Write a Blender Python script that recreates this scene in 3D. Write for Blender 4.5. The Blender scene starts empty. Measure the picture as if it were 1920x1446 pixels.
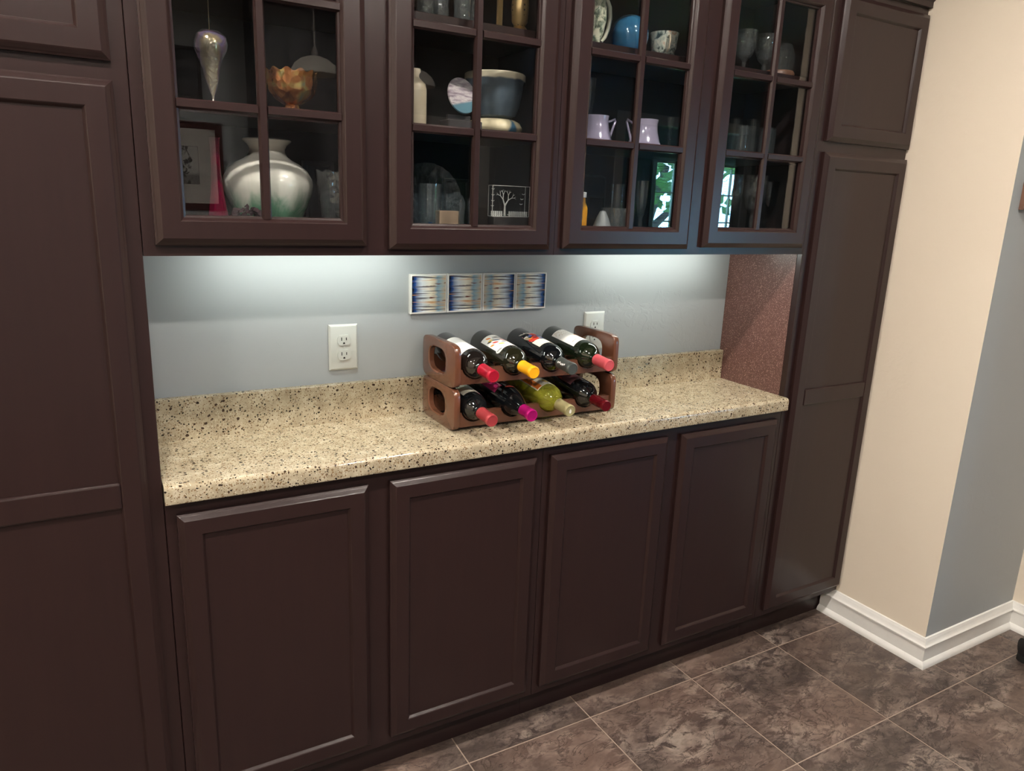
import bpy, bmesh, math, random
from mathutils import Vector, Matrix
random.seed(7)
sc = bpy.context.scene
COL = sc.collection
PI = math.pi
R = math.radians

def lin(r, g, b):
    f = lambda c: c / 12.92 if c <= 0.04045 else ((c + 0.055) / 1.055) ** 2.4
    return (f(r / 255), f(g / 255), f(b / 255), 1.0)

# ------------------------------------------------------------------ camera
CAM = Vector((-0.7320, -1.5629, 1.4992))
yaw, pitch, roll = R(30.304), R(14.0617), R(2.2257)
FPX = 1382.63
fw = Vector((math.sin(yaw) * math.cos(pitch), math.cos(yaw) * math.cos(pitch), -math.sin(pitch)))
rt = Vector((math.cos(yaw), -math.sin(yaw), 0))
up = rt.cross(fw)
rx = rt * math.cos(roll) + up * math.sin(roll)
ux = -rt * math.sin(roll) + up * math.cos(roll)
cd = bpy.data.cameras.new('camera')
cd.sensor_fit = 'HORIZONTAL'; cd.sensor_width = 36.0
cd.lens = FPX / 1920 * 36.0
cd.clip_start = 0.02
cam = bpy.data.objects.new('camera', cd)
COL.objects.link(cam)
mw = Matrix.Identity(4)
for i in range(3):
    mw[i][0] = rx[i]; mw[i][1] = ux[i]; mw[i][2] = -fw[i]; mw[i][3] = CAM[i]
cam.matrix_world = mw
sc.camera = cam

# ------------------------------------------------------------------ world, exposure, light levels
SKY = 45.0            # daylight outside the sunroom windows
LED = 22.5          # under-cabinet bars
CEIL = 960.0         # recessed ceiling lamps
w = bpy.data.worlds.new('sky'); sc.world = w; w.use_nodes = True
bg = w.node_tree.nodes['Background']
bg.inputs[0].default_value = (0.30, 0.62, 1.0, 1)
bg.inputs[1].default_value = SKY
sc.view_settings.view_transform = 'Standard'
sc.view_settings.look = 'None'
sc.view_settings.exposure = 0.0
sc.view_settings.gamma = 1.0
sc.view_settings.use_curve_mapping = False
sc.cycles.use_denoising = True
sc.cycles.max_bounces = 10
sc.cycles.transparent_max_bounces = 24
sc.cycles.sample_clamp_indirect = 6.0
sc.cycles.caustics_reflective = False
sc.cycles.caustics_refractive = False

def portal(name, loc, rot, sx, sy):
    l = bpy.data.lights.new(name, 'AREA'); l.shape = 'RECTANGLE'; l.size = sx; l.size_y = sy
    l.cycles.is_portal = True
    o = bpy.data.objects.new(name, l); COL.objects.link(o); o.location = loc; o.rotation_euler = rot
WIN = [(6.1, 6.95), (7.3, 7.95)]        # sunroom windows along the far wall (x ranges)
for (a, b), nm in zip(WIN, ('window_sunroom_offscreen', 'window_sunroom_corner_offscreen')):
    portal(nm, ((a + b) / 2, -6.66, 1.3), (R(90), 0, 0), b - a, 1.7)

# ------------------------------------------------------------------ materials
class NT:
    def __init__(s, name):
        s.m = bpy.data.materials.new(name); s.m.use_nodes = True
        s.t = s.m.node_tree; s.p = s.t.nodes['Principled BSDF']; s.out = s.t.nodes['Material Output']
    def n(s, typ, **kw):
        nd = s.t.nodes.new(typ)
        for k, v in kw.items(): setattr(nd, k, v)
        return nd
    def l(s, a, b): s.t.links.new(a, b)
    def coord(s, kind='Object'): return s.n('ShaderNodeTexCoord').outputs[kind]
    def noise(s, vec, scale, detail=4, rough=.5, dist=0):
        n = s.n('ShaderNodeTexNoise'); n.inputs['Scale'].default_value = scale; n.inputs['Detail'].default_value = detail
        n.inputs['Roughness'].default_value = rough; n.inputs['Distortion'].default_value = dist
        s.l(vec, n.inputs['Vector']); return n.outputs['Fac']
    def mapping(s, vec, sc=(1, 1, 1), loc=(0, 0, 0), rot=(0, 0, 0)):
        n = s.n('ShaderNodeMapping'); n.inputs['Scale'].default_value = sc; n.inputs['Location'].default_value = loc
        n.inputs['Rotation'].default_value = rot
        s.l(vec, n.inputs['Vector']); return n.outputs[0]
    def ramp(s, fac, stops, interp='LINEAR'):
        n = s.n('ShaderNodeValToRGB'); e = n.color_ramp; e.interpolation = interp
        while len(e.elements) < len(stops): e.elements.new(.5)
        for i, (p, c) in enumerate(stops):
            e.elements[i].position = p; e.elements[i].color = c if len(c) == 4 else (*c, 1)
        s.l(fac, n.inputs[0]); return n.outputs[0]
    def mix(s, fac, a, b, mode='MIX'):
        n = s.n('ShaderNodeMix', data_type='RGBA', blend_type=mode)
        for sock, v in ((n.inputs[0], fac), (n.inputs[6], a), (n.inputs[7], b)):
            if hasattr(v, 'type') and not isinstance(v, (tuple, float)): s.l(v, sock)
            else: sock.default_value = v
        return n.outputs[2]
    def math(s, op, a, b=None, c=None):
        n = s.n('ShaderNodeMath', operation=op)
        for i, v in enumerate((a, b, c)):
            if v is None: continue
            if isinstance(v, (int, float)): n.inputs[i].default_value = v
            else: s.l(v, n.inputs[i])
        return n.outputs[0]
    def bump(s, h, strength=.3, dist=.002):
        n = s.n('ShaderNodeBump'); n.inputs['Strength'].default_value = strength; n.inputs['Distance'].default_value = dist
        s.l(h, n.inputs['Height']); s.l(n.outputs[0], s.p.inputs['Normal'])
    def set(s, col=None, rough=.5, metal=0, spec=.5, coat=0):
        p = s.p
        if col is not None:
            if isinstance(col, tuple): p.inputs['Base Color'].default_value = col
            else: s.l(col, p.inputs['Base Color'])
        if isinstance(rough, float) or isinstance(rough, int): p.inputs['Roughness'].default_value = rough
        else: s.l(rough, p.inputs['Roughness'])
        p.inputs['Metallic'].default_value = metal
        p.inputs['Specular IOR Level'].default_value = spec
        p.inputs['Coat Weight'].default_value = coat
        p.inputs['Coat Roughness'].default_value = .05
        return s.m

def plain(name, rgb, rough=.5, metal=0, spec=.5, coat=0, var=.0, vs=30, bump=0, bs=60):
    t = NT(name); c = lin(*rgb)
    if var:
        f = t.noise(t.coord(), vs, 4)
        d = tuple(x * (1 - var) for x in c[:3]) + (1,); e = tuple(min(1, x * (1 + var)) for x in c[:3]) + (1,)
        c = t.ramp(f, [(.3, d), (.7, e)])
    if bump:
        t.bump(t.noise(t.coord(), bs, 3), bump, .002)
    return t.set(c, rough, metal, spec, coat)

def emit(name, rgb, strength):
    t = NT(name); p = t.p
    p.inputs['Base Color'].default_value = (*rgb, 1)
    p.inputs['Emission Color'].default_value = (*rgb, 1); p.inputs['Emission Strength'].default_value = strength
    return t.m

def thin_glass(name, tint=(1, 1, 1), f0=.05, rough=0.0, body=None, bodyfac=0.0, bump=0, bs=60, gain=.9):
    t = NT(name); t.t.nodes.remove(t.p)
    tr = t.n('ShaderNodeBsdfTransparent'); tr.inputs[0].default_value = (*tint, 1)
    gl = t.n('ShaderNodeBsdfGlossy'); gl.inputs['Roughness'].default_value = rough
    lw = t.n('ShaderNodeLayerWeight'); lw.inputs['Blend'].default_value = .5
    if bump:
        b = t.n('ShaderNodeBump'); b.inputs['Strength'].default_value = bump; b.inputs['Distance'].default_value = .004
        v = t.n('ShaderNodeTexVoronoi'); v.inputs['Scale'].default_value = bs; t.l(t.coord(), v.inputs['Vector'])
        t.l(v.outputs['Distance'], b.inputs['Height'])
        t.l(b.outputs[0], gl.inputs['Normal']); t.l(b.outputs[0], lw.inputs['Normal'])
    f = t.math('POWER', lw.outputs['Facing'], 4.0)
    f = t.math('MULTIPLY_ADD', f, gain, f0)
    sh = tr.outputs[0]
    if body:
        d = t.n('ShaderNodeBsdfDiffuse'); d.inputs[0].default_value = body
        m0 = t.n('ShaderNodeMixShader'); m0.inputs[0].default_value = bodyfac
        t.l(sh, m0.inputs[1]); t.l(d.outputs[0], m0.inputs[2]); sh = m0.outputs[0]
    m = t.n('ShaderNodeMixShader'); t.l(f, m.inputs[0]); t.l(sh, m.inputs[1]); t.l(gl.outputs[0], m.inputs[2])
    t.l(m.outputs[0], t.out.inputs[0]); return t.m

def mk_espresso(name='espresso_wood', speck=0.0):
    t = NT(name); co = t.coord()
    g = t.noise(t.mapping(co, (60, 60, 4)), 1.0, 5, .6)
    n2 = t.noise(co, 3.0, 3)
    c = t.ramp(g, [(.2, lin(37, 24, 24)), (.8, lin(44, 29, 28))])
    c = t.mix(t.ramp(n2, [(.35, (0, 0, 0)), (.7, (1, 1, 1))]), c, lin(41, 27, 26))
    r = t.math('MULTIPLY_ADD', n2, .03, .265)
    return t.set(c, r, 0, .36)
ESP = mk_espresso()
INSIDE = plain('matt_cabinet_interior', (32, 24, 24), .75, 0, .12, var=.05, vs=8)
def mk_veneer():
    t = NT('speckled_veneer'); co = t.coord()
    v = t.noise(co, 330.0, 2); g = t.noise(co, 6.0, 4)
    c = t.mix(g, lin(80, 53, 50), lin(98, 67, 61))
    c = t.mix(t.ramp(v, [(.56, (0, 0, 0)), (.68, (1, 1, 1))]), c, lin(154, 124, 114))
    t.bump(v, .5, .001)
    return t.set(c, .42, 0, .5)
VEN = mk_veneer()
def mk_quartz():
    t = NT('speckled_quartz'); co = t.coord()
    n = t.noise(co, 26.0, 6, .65)
    base = t.ramp(n, [(.3, lin(150, 137, 114)), (.55, lin(176, 164, 139)), (.8, lin(198, 188, 166))])
    def specks(scale, thr, rad, col, base):
        v = t.n('ShaderNodeTexVoronoi'); v.inputs['Scale'].default_value = scale
        d = t.n('ShaderNodeTexNoise'); d.inputs['Scale'].default_value = scale * .9
        t.l(co, d.inputs['Vector'])
        va = t.n('ShaderNodeVectorMath', operation='MULTIPLY_ADD'); va.inputs[1].default_value = (.006,) * 3
        t.l(d.outputs['Color'], va.inputs[0]); t.l(co, va.inputs[2]); t.l(va.outputs[0], v.inputs['Vector'])
        sep = t.n('ShaderNodeSeparateColor'); t.l(v.outputs['Color'], sep.inputs[0])
        a = t.math('GREATER_THAN', sep.outputs[0], thr)
        rr = t.math('MULTIPLY_ADD', sep.outputs[1], rad, rad * .25)
        b = t.math('LESS_THAN', v.outputs['Distance'], rr)
        return t.mix(t.math('MULTIPLY', a, b), base, col)
    base = specks(210, .35, .38, lin(130, 108, 80), base)
    base = specks(260, .52, .36, lin(94, 75, 54), base)
    base = specks(340, .78, .32, lin(218, 210, 190), base)
    base = specks(120, .72, .36, lin(62, 48, 38), base)
    base = specks(170, .78, .34, lin(32, 25, 21), base)
    return t.set(base, .11, 0, .5)
QUARTZ = mk_quartz()
def mk_paint(name, rgb, tex=.35):
    t = NT(name); co = t.coord()
    a = t.noise(co, 22, 3, .6, 1.2); b = t.noise(co, 3.2, 2)
    pat = t.ramp(t.math('MULTIPLY', a, t.ramp(b, [(.52, (0, 0, 0)), (.62, (1, 1, 1))])), [(.48, (0, 0, 0)), (.56, (1, 1, 1))])
    fine = t.noise(co, 240, 2)
    h = t.math('MULTIPLY_ADD', fine, .10, pat)
    t.bump(h, tex, .0014)
    v = t.noise(co, 1.3, 2); c = lin(*rgb)
    col = t.ramp(v, [(.3, tuple(x * .97 for x in c[:3])), (.7, c[:3])])
    return t.set(col, .55, 0, .35)
GREY = mk_paint('grey_wall_paint', (162, 167, 169))
CREAM = mk_paint('cream_wall_paint', (228, 216, 198), .12)
GREY2 = mk_paint('plain_grey_paint', (162, 167, 169), .12)
WHITE = plain('white_trim_paint', (228, 227, 223), .35, var=.02)
CEILM = mk_paint('ceiling_paint', (225, 222, 215), .1)
PLAST = plain('white_plastic', (196, 199, 194), .3, var=.01)
BLACK = plain('black_slot', (12, 12, 12), .6)
def mk_tile():
    t = NT('slate_vinyl_tile'); co = t.coord(); oi = t.n('ShaderNodeObjectInfo')
    off = t.n('ShaderNodeVectorMath', operation='MULTIPLY_ADD'); off.inputs[1].default_value = (1, 1, 1)
    cmb = t.n('ShaderNodeCombineXYZ')
    t.l(t.math('MULTIPLY', oi.outputs['Random'], 37.0), cmb.inputs[0]); t.l(t.math('MULTIPLY', oi.outputs['Random'], 91.0), cmb.inputs[1])
    t.l(co, off.inputs[0]); t.l(cmb.outputs[0], off.inputs[2]); v = off.outputs[0]
    vr = t.mapping(v, (1, 1.7, 1), (0, 0, 0), (0, 0, R(-35)))
    a = t.noise(vr, 5.0, 9, .62, .9); b = t.noise(vr, 16, 8, .7, .6); c3 = t.noise(v, 2.2, 3)
    col = t.ramp(a, [(.32, lin(62, 53, 49)), (.44, lin(92, 80, 74)), (.55, lin(112, 98, 91)), (.66, lin(142, 129, 119))])
    col = t.mix(t.ramp(b, [(.42, (1, 1, 1)), (.52, (0, 0, 0))]), col, lin(70, 60, 57))
    fine = t.ramp(t.noise(vr, 40, 9, .75, .4), [(.3, (.62, .62, .62)), (.55, (1, 1, 1)), (.72, (1.25, 1.23, 1.2))])
    col = t.mix(.75, col, t.mix(1.0, col, fine, 'MULTIPLY'))
    col = t.mix(t.ramp(c3, [(.45, (0, 0, 0)), (.7, (.6, .6, .6))]), col, lin(122, 99, 88))
    ridge = t.math('ABSOLUTE', t.math('SUBTRACT', t.noise(vr, 7.5, 5, .6, 1.2), .5))
    col = t.mix(t.ramp(ridge, [(.0, (.7, .7, .7)), (.016, (0, 0, 0))]), col, lin(44, 36, 34))
    t.bump(t.math('ADD', a, b), .25, .002)
    return t.set(col, t.math('MULTIPLY_ADD', b, .3, .28), 0, .45)
TILE = mk_tile()
GROUT = plain('beige_grout', (156, 139, 126), .8, var=.08)
PANE = thin_glass('cabinet_pane_glass', (.96, .97, .97), .075)
CLEAR = thin_glass('clear_glassware', (.93, .95, .96), .08, .01, lin(200, 210, 215), .025, 0, 60, .8)
CUT = thin_glass('cut_crystal', (.92, .94, .95), .10, .015, lin(215, 220, 220), .035, .5, 80, .8)
SMOKE = thin_glass('dark_glassware', (.35, .35, .38), .09, .02)
WINP = thin_glass('window_glass', (.97, .98, .98), .04)

# ------------------------------------------------------------------ mesh helpers
WL = {}
def wl(o): return WL.get(o.name, Vector((0, 0, 0)))
def add(o, parent=None, loc=(0, 0, 0)):
    COL.objects.link(o); loc = Vector(loc); WL[o.name] = loc
    if parent is not None:
        o.parent = parent; o.location = loc - wl(parent)
    else: o.location = loc
    return o
def obj(name, verts, faces, mat, parent=None, smooth=None, mids=None, recenter=True, uvs=None):
    verts = [Vector(v) for v in verts]
    loc = Vector((0, 0, 0))
    if recenter:
        lo = [min(v[i] for v in verts) for i in range(3)]; hi = [max(v[i] for v in verts) for i in range(3)]
        loc = Vector(((lo[0] + hi[0]) / 2, (lo[1] + hi[1]) / 2, lo[2]))
    me = bpy.data.meshes.new(name); me.from_pydata([tuple(v - loc) for v in verts], [], faces)
    for m in (mat if isinstance(mat, (list, tuple)) else [mat]): me.materials.append(m)
    if mids:
        for p, i in zip(me.polygons, mids): p.material_index = i
    if uvs:
        u = me.uv_layers.new(name='UVMap')
        for lp in me.loops: u.data[lp.index].uv = uvs[lp.vertex_index]
    bm = bmesh.new(); bm.from_mesh(me); bmesh.ops.recalc_face_normals(bm, faces=bm.faces); bm.to_mesh(me); bm.free()
    if smooth is not None:
        for p in me.polygons: p.use_smooth = True
        if smooth < 3: me.set_sharp_from_angle(angle=smooth)
    return add(bpy.data.objects.new(name, me), parent, loc)
class MB:
    def __init__(s): s.v = []; s.f = []; s.m = []
    def ext(s, v, f, m=0):
        b = len(s.v); s.v += [Vector(x) for x in v]; s.f += [tuple(i + b for i in q) for q in f]; s.m += [m] * len(f); return s
    def box(s, x0, x1, y0, y1, z0, z1, m=0):
        return s.ext([(x, y, z) for x in (x0, x1) for y in (y0, y1) for z in (z0, z1)],
                     [(0, 1, 3, 2), (4, 6, 7, 5), (0, 4, 5, 1), (2, 3, 7, 6), (0, 2, 6, 4), (1, 5, 7, 3)], m)
    def bbox(s, x0, x1, y0, y1, z0, z1, bev=.002, seg=2, m=0):
        bm = bmesh.new(); bmesh.ops.create_cube(bm, size=1)
        for v in bm.verts:
            v.co = Vector(((x0 + x1) / 2 + v.co.x * (x1 - x0), (y0 + y1) / 2 + v.co.y * (y1 - y0), (z0 + z1) / 2 + v.co.z * (z1 - z0)))
        if bev: bmesh.ops.bevel(bm, geom=bm.edges[:], offset=bev, segments=seg, affect='EDGES', profile=.5)
        bm.verts.index_update()
        s.ext([v.co.copy() for v in bm.verts], [tuple(v.index for v in f.verts) for f in bm.faces], m); bm.free(); return s
    def lathe(s, prof, seg=32, c=(0, 0, 0), m=0, a0=0, wob=None, caps=True):
        n = len(prof); v = []; f = []
        for k in range(seg):
            a = 2 * PI * k / seg + a0
            for i, (r, z) in enumerate(prof):
                rr, zz = (r, z) if wob is None else wob(r, z, a)
                v.append((c[0] + rr * math.cos(a), c[1] + rr * math.sin(a), c[2] + zz))
        for k in range(seg):
            k2 = (k + 1) % seg
            for i in range(n - 1): f.append((k * n + i, k2 * n + i, k2 * n + i + 1, k * n + i + 1))
        if caps and prof[0][0] > 1e-6: f.append(tuple(k * n for k in range(seg))[::-1])
        if caps and prof[-1][0] > 1e-6: f.append(tuple(k * n + n - 1 for k in range(seg)))
        return s.ext(v, f, m)
    def tube(s, pts, rad, seg=8, m=0, caps=True):
        pts = [Vector(p) for p in pts]; n = len(pts)
        rads = rad if isinstance(rad, (list, tuple)) else [rad] * n
        v = []; f = []; ref = None
        for i in range(n):
            d = (pts[min(i + 1, n - 1)] - pts[max(i - 1, 0)]).normalized()
            if ref is None:
                ref = d.orthogonal().normalized()
            ref = (ref - d * ref.dot(d)).normalized(); b = d.cross(ref)
            for k in range(seg):
                a = 2 * PI * k / seg; v.append(pts[i] + (ref * math.cos(a) + b * math.sin(a)) * rads[i])
        for i in range(n - 1):
            for k in range(seg):
                k2 = (k + 1) % seg; f.append((i * seg + k, i * seg + k2, (i + 1) * seg + k2, (i + 1) * seg + k))
        if caps: f.append(tuple(range(seg))[::-1]); f.append(tuple((n - 1) * seg + k for k in range(seg)))
        return s.ext(v, f, m)
    def rings(s, x0, x1, z0, z1, prof, cap0=False, cap1=False, m=0):
        """rectangular rings in the XZ plane; prof = [(inset, y)]"""
        v = []; f = []
        for d, y in prof:
            v += [(x0 + d, y, z0 + d), (x1 - d, y, z0 + d), (x1 - d, y, z1 - d), (x0 + d, y, z1 - d)]
        for i in range(len(prof) - 1):
            for k in range(4):
                k2 = (k + 1) % 4; f.append((i * 4 + k, i * 4 + k2, i * 4 + 4 + k2, i * 4 + 4 + k))
        n = len(prof) - 1
        if cap0: f.append((0, 1, 2, 3))
        if cap1: f.append((n * 4, n * 4 + 3, n * 4 + 2, n * 4 + 1))
        return s.ext(v, f, m)
    def prism(s, pts2, a, b, axis='y', m=0):
        n = len(pts2)
        P = {'y': lambda p, t: (p[0], t, p[1]), 'x': lambda p, t: (t, p[0], p[1]), 'z': lambda p, t: (p[0], p[1], t)}[axis]
        v = [P(p, a) for p in pts2] + [P(p, b) for p in pts2]
        f = [tuple(range(n))[::-1], tuple(range(n, 2 * n))] + [(k, (k + 1) % n, n + (k + 1) % n, n + k) for k in range(n)]
        return s.ext(v, f, m)
    def build(s, name, mat, parent=None, smooth=None, recenter=True):
        return obj(name, s.v, s.f, mat, parent, smooth, s.m if isinstance(mat, (list, tuple)) else None, recenter)

def tag(o, label, cat, group=None):
    o['label'] = label; o['category'] = cat
    if group: o['group'] = group
    return o
def thing(name, label, cat, loc=(0, 0, 0), group=None):
    o = bpy.data.objects.new(name, None); o.empty_display_size = .05
    add(o, None, loc); return tag(o, label, cat, group)
def struct(o): o['kind'] = 'structure'; return o
def copy_tree(o, parent=None):
    c = o.copy(); COL.objects.link(c); c.parent = parent; WL[c.name] = wl(o)
    for ch in [x for x in list(COL.objects) if x.parent == o]: copy_tree(ch, c)
    return c
def place(o, loc, rot=None):
    o.location = loc
    if rot: o.rotation_euler = rot
    return o
SM = R(40)

# ================================================================== SETTING
XL, XR, XM = -0.633, 1.2056, 0.286
YB = 0.30
XW, YW, XW2 = 1.649, -0.351, 2.205
H = 2.74
struct(MB().box(-3.1, XW, YB, YB + .12, 0, H).build('wall_back', GREY))
mb = MB().box(XW, XW2, YW, YB + .12, 0, H)
o = struct(mb.build('wall_right', [CREAM, GREY2]))
for p in o.data.polygons:
    p.material_index = 1 if abs(p.normal.y) > .5 else 0
struct(MB().box(XW2, XW2 + .12, -.95, YW + .05, 0, H).build('wall_side', CREAM))
struct(MB().box(-3.1, -3.0, -4.1, YB, 0, H).build('wall_left', CREAM))
# far side of the room (behind the photographer): wall with two openings to a daylit sunroom
mb = MB()
for a, b, z0, z1 in [(-3.1, 1.50, 0, H), (1.50, 2.12, 2.02, H), (2.12, 3.58, 0, H), (3.58, 5.12, 2.22, H), (5.12, 8.1, 0, H)]:
    mb.box(a, b, -4.12, -4.0, z0, z1)
struct(mb.build('wall_front', GREY2))
struct(MB().box(8.0, 8.1, -6.7, YB, 0, H).build('wall_far_right', CREAM))
struct(MB().box(XW2 + .12, 8.0, YB, YB + .12, 0, H).build('wall_back_right', CREAM))
struct(MB().box(1.1, 1.2, -6.7, -4.12, 0, H).build('wall_sunroom_left', GREY2))
mb = MB(); xs = [1.1] + [q for ab in WIN for q in ab] + [8.1]
for i in range(0, len(xs), 2): mb.box(xs[i], xs[i + 1], -6.7, -6.6, 0, H)
for a, b in WIN: mb.box(a, b, -6.7, -6.6, 0, .45); mb.box(a, b, -6.7, -6.6, 2.15, H)
struct(mb.build('wall_sunroom_back', GREY2))
struct(MB().box(-3.1, 8.1, -6.7, YB + .12, H, H + .1).build('ceiling', CEILM))
for i, (a, b) in enumerate(WIN):
    wn = struct(MB().rings(a, b, .45, 2.15, [(0, -6.62), (0, -6.56), (.07, -6.56), (.07, -6.64), (0, -6.64)]).build('window_%d' % (i + 1), WHITE))
    MB().box(a + .07, b - .07, -6.64, -6.636, .52, 2.08).build('pane', WINP, wn)
    mbs = MB().box((a + b) / 2 - .012, (a + b) / 2 + .012, -6.63, -6.60, .52, 2.08)
    for k in range(1, 4): mbs.box(a + .07, b - .07, -6.63, -6.60, .52 + k * .39 - .01, .52 + k * .39 + .01)
    mbs.build('glazing_bar', WHITE, wn)
    bl = MB()
    z = 2.06
    while z > 1.2: bl.box(a + .075, b - .075, -6.59, -6.56, z, z + .003); z -= .035
    q = bl.build('blind_slats', WHITE, wn); q['kind'] = 'stuff'
for nm, a, b, zt in [('trim_1', 1.50, 2.12, 2.02), ('trim_2', 3.58, 5.12, 2.22)]:
    struct(MB().box(a - .09, a, -4.0, -3.98, 0, zt + .09).box(b, b + .09, -4.0, -3.98, 0, zt + .09).box(a, b, -4.0, -3.98, zt, zt + .09).build(nm, WHITE))
# outdoors, seen only through the sunroom windows
LAWN = plain('lawn', (120, 150, 40), .9, var=.3, vs=3)
struct(MB().box(-10, 20, -40, -6.75, -.5, -.4).build('ground_outside', LAWN))
BARK = plain('bark', (60, 48, 40), .9); LEAF = plain('leaf_green', (70, 105, 50), .7, var=.3, vs=4)
def tree(x, y, h, label):
    t = thing('garden_tree', label, 'tree', (x, y, -.4))
    MB().tube([(x, y, -.4), (x + .1, y, h * .4), (x + .5, y, h * .7)], [.16, .13, .05]).tube([(x + .05, y, h * .3), (x + 1.2, y + .2, h * .62)], [.09, .03]).build('trunk', BARK, t, SM)
    mb = MB()
    for k in range(500):
        a = random.random() * 6.28; rr = random.random() ** .5 * 1.6; zz = h * .45 + random.random() * h * .6
        p = Vector((x + .3 + rr * math.cos(a), y + rr * math.sin(a), zz)); s_ = .14
        u = Vector((random.uniform(-1, 1), random.uniform(-1, 1), random.uniform(-1, 1))).normalized() * s_; v_ = u.orthogonal().normalized() * s_ * .6
        mb.ext([p - u, p + v_, p + u, p - v_], [(0, 1, 2, 3)])
    mb.build('foliage', LEAF, t)
tree(8.5, -9.6, 3.2, 'leafy garden tree with a slanting branch seen through the sunroom window')

# floor with tiles
fl = struct(MB().box(-3.1, 8.1, -6.7, YB + .12, -.1, -.0012).build('floor', GROUT))
X0, DX, Y0, DY, GAP = 0.0626, 0.4078, -0.0489, 0.4225, .0036
cols = range(-3, 6); rows = range(0, 5)
proto = MB().bbox(-DX / 2 + GAP / 2, DX / 2 - GAP / 2, -DY / 2 + GAP / 2, DY / 2 - GAP / 2, -.0011, .0, .0005, 1).build('floor_tile', TILE, fl)
tme = proto.data; first = True
def floor_tile(cx, cy, mesh):
    global first
    if first: q = proto; first = False
    else: q = bpy.data.objects.new('floor_tile', mesh); COL.objects.link(q); q.parent = fl
    q.location = Vector((cx, cy, -.0011)) - wl(fl)
for i in cols:
    for j in rows: floor_tile(X0 + (i + .5) * DX, Y0 - (j + .5) * DY, tme)
# the narrow row along the toe kick
nar = MB().bbox(-DX / 2 + GAP / 2, DX / 2 - GAP / 2, -.17, .17, -.0011, .0, .0005, 1)
nm_ = obj('floor_tile', nar.v, nar.f, TILE, fl); d_ = .17
nm_.location = Vector((X0 - 2.5 * DX, Y0 + GAP / 2 + d_, -.0011)) - wl(fl)
for i in range(-2, 6):
    q = bpy.data.objects.new('floor_tile', nm_.data); COL.objects.link(q); q.parent = fl
    q.location = Vector((X0 + (i + .5) * DX, Y0 + GAP / 2 + d_, -.0011)) - wl(fl)
rest = MB()
for i in range(-8, 20):
    for j in range(0, 15):
        if i in cols and j in rows: continue
        x0 = X0 + i * DX + GAP / 2; y1 = Y0 - j * DY - GAP / 2
        if x0 < -3 or x0 > 7.6: continue
        rest.box(x0, x0 + DX - GAP, y1 - DY + GAP, y1, -.0011, 0)
q = rest.build('floor_tiles_beyond', TILE, fl); q['kind'] = 'stuff'

# baseboards
def baseboard(name, path):
    prof = [(0, .0), (.024, 0), (.024, .006), (.021, .014), (.015, .021), (.0125, .023), (.0125, .070), (.0165, .073), (.0170, .078), (.0135, .081), (.0105, .084), (.0095, .094), (.006, .099), (.005, .104), (.0, .106)]
    n = len(path); vs = []; P = [Vector((*p, 0)) for p in path]
    for i in range(n):
        d0 = (P[i] - P[i - 1]).normalized() if i else (P[1] - P[0]).normalized()
        d1 = (P[i + 1] - P[i]).normalized() if i < n - 1 else d0
        n0 = Vector((d0.y, -d0.x, 0)); n1 = Vector((d1.y, -d1.x, 0))
        m = (n0 + n1); m = m / (m.length_squared / 2)
        for t, z in prof: vs.append(P[i] + m * t + Vector((0, 0, z)))
    k = len(prof); f = []
    for i in range(n - 1):
        for j in range(k - 1): f.append((i * k + j, i * k + j + 1, (i + 1) * k + j + 1, (i + 1) * k + j))
    f.append(tuple(range(k))); f.append(tuple((n - 1) * k + j for j in range(k))[::-1])
    return struct(obj(name, vs, f, WHITE, None, SM))
baseboard('baseboard_right', [(XW, .055), (XW, YW), (XW2, YW), (XW2, -.95)])

# ================================================================== CABINETS
DT = .02            # door thickness
FD = .052           # door frame width
def door_profile(inner):
    return [(0, -.0005), (0, -.010), (.0035, -.0125), (.0045, -.0135), (.011, -.0185), (.0135, -DT), (FD - .007, -DT), (FD - .005, -.0185), (FD - .001, -.0135), (FD, -.0115), (FD, inner)]
def panel_door(parent, x0, x1, z0, z1, mids=(), mat=None):
    d = MB().rings(x0, x1, z0, z1, door_profile(-.001)).build('cabinet_door', ESP, parent)
    zs = [z0 + FD]
    for a, b in mids:
        MB().bbox(x0 + FD - .004, x1 - FD + .004, -DT, -.002, a, b, .004, 2).build('mid_rail', ESP, d)
        zs += [a, b]
    zs.append(z1 - FD)
    for i in range(0, len(zs), 2):
        MB().bbox(x0 + FD - .003, x1 - FD + .003, -.0125, -.004, zs[i] - .003, zs[i + 1] + .003, .001, 1).build('door_panel', ESP, d)
    return d
def glass_door(parent, x0, x1, z0, z1):
    d = MB().rings(x0, x1, z0, z1, door_profile(-.001)).build('cabinet_door', ESP, parent)
    gx0, gx1, gz0, gz1 = x0 + FD, x1 - FD, z0 + FD, z1 - FD
    cx = (gx0 + gx1) / 2; hz = [gz0 + (gz1 - gz0) * k / 3 for k in range(4)]
    W = .0095
    prof = lambda a, b: [(a, -.003), (a, -.009), (a + .0035, -.0155), (b - .0035, -.0155), (b, -.009), (b, -.003)]
    v = MB().prism([(p[0], p[1]) for p in prof(cx - W, cx + W)], gz0, gz1, 'z').build('muntin', ESP, d)
    for z in hz[1:3]:
        for a, b in ((gx0, cx - W), (cx + W, gx1)):
            MB().prism([(p[1], p[0]) for p in prof(z - W, z + W)], a, b, 'x').build('muntin', ESP, d)
    # bead round the whole opening
    MB().rings(gx0 - .001, gx1 + .001, gz0 - .001, gz1 + .001, [(0, -.003), (0, -.011), (.005, -.009), (.006, -.003)]).build('glazing_bead', ESP, d)
    for i, (a, b) in enumerate(((gx0, cx), (cx, gx1))):
        for k in range(3):
            MB().box(a + .0006, b - .0006, -.0028, -.0006, hz[k] + .0006, hz[k + 1] - .0006).build('glass_pane', PANE, d)
    return d
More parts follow.
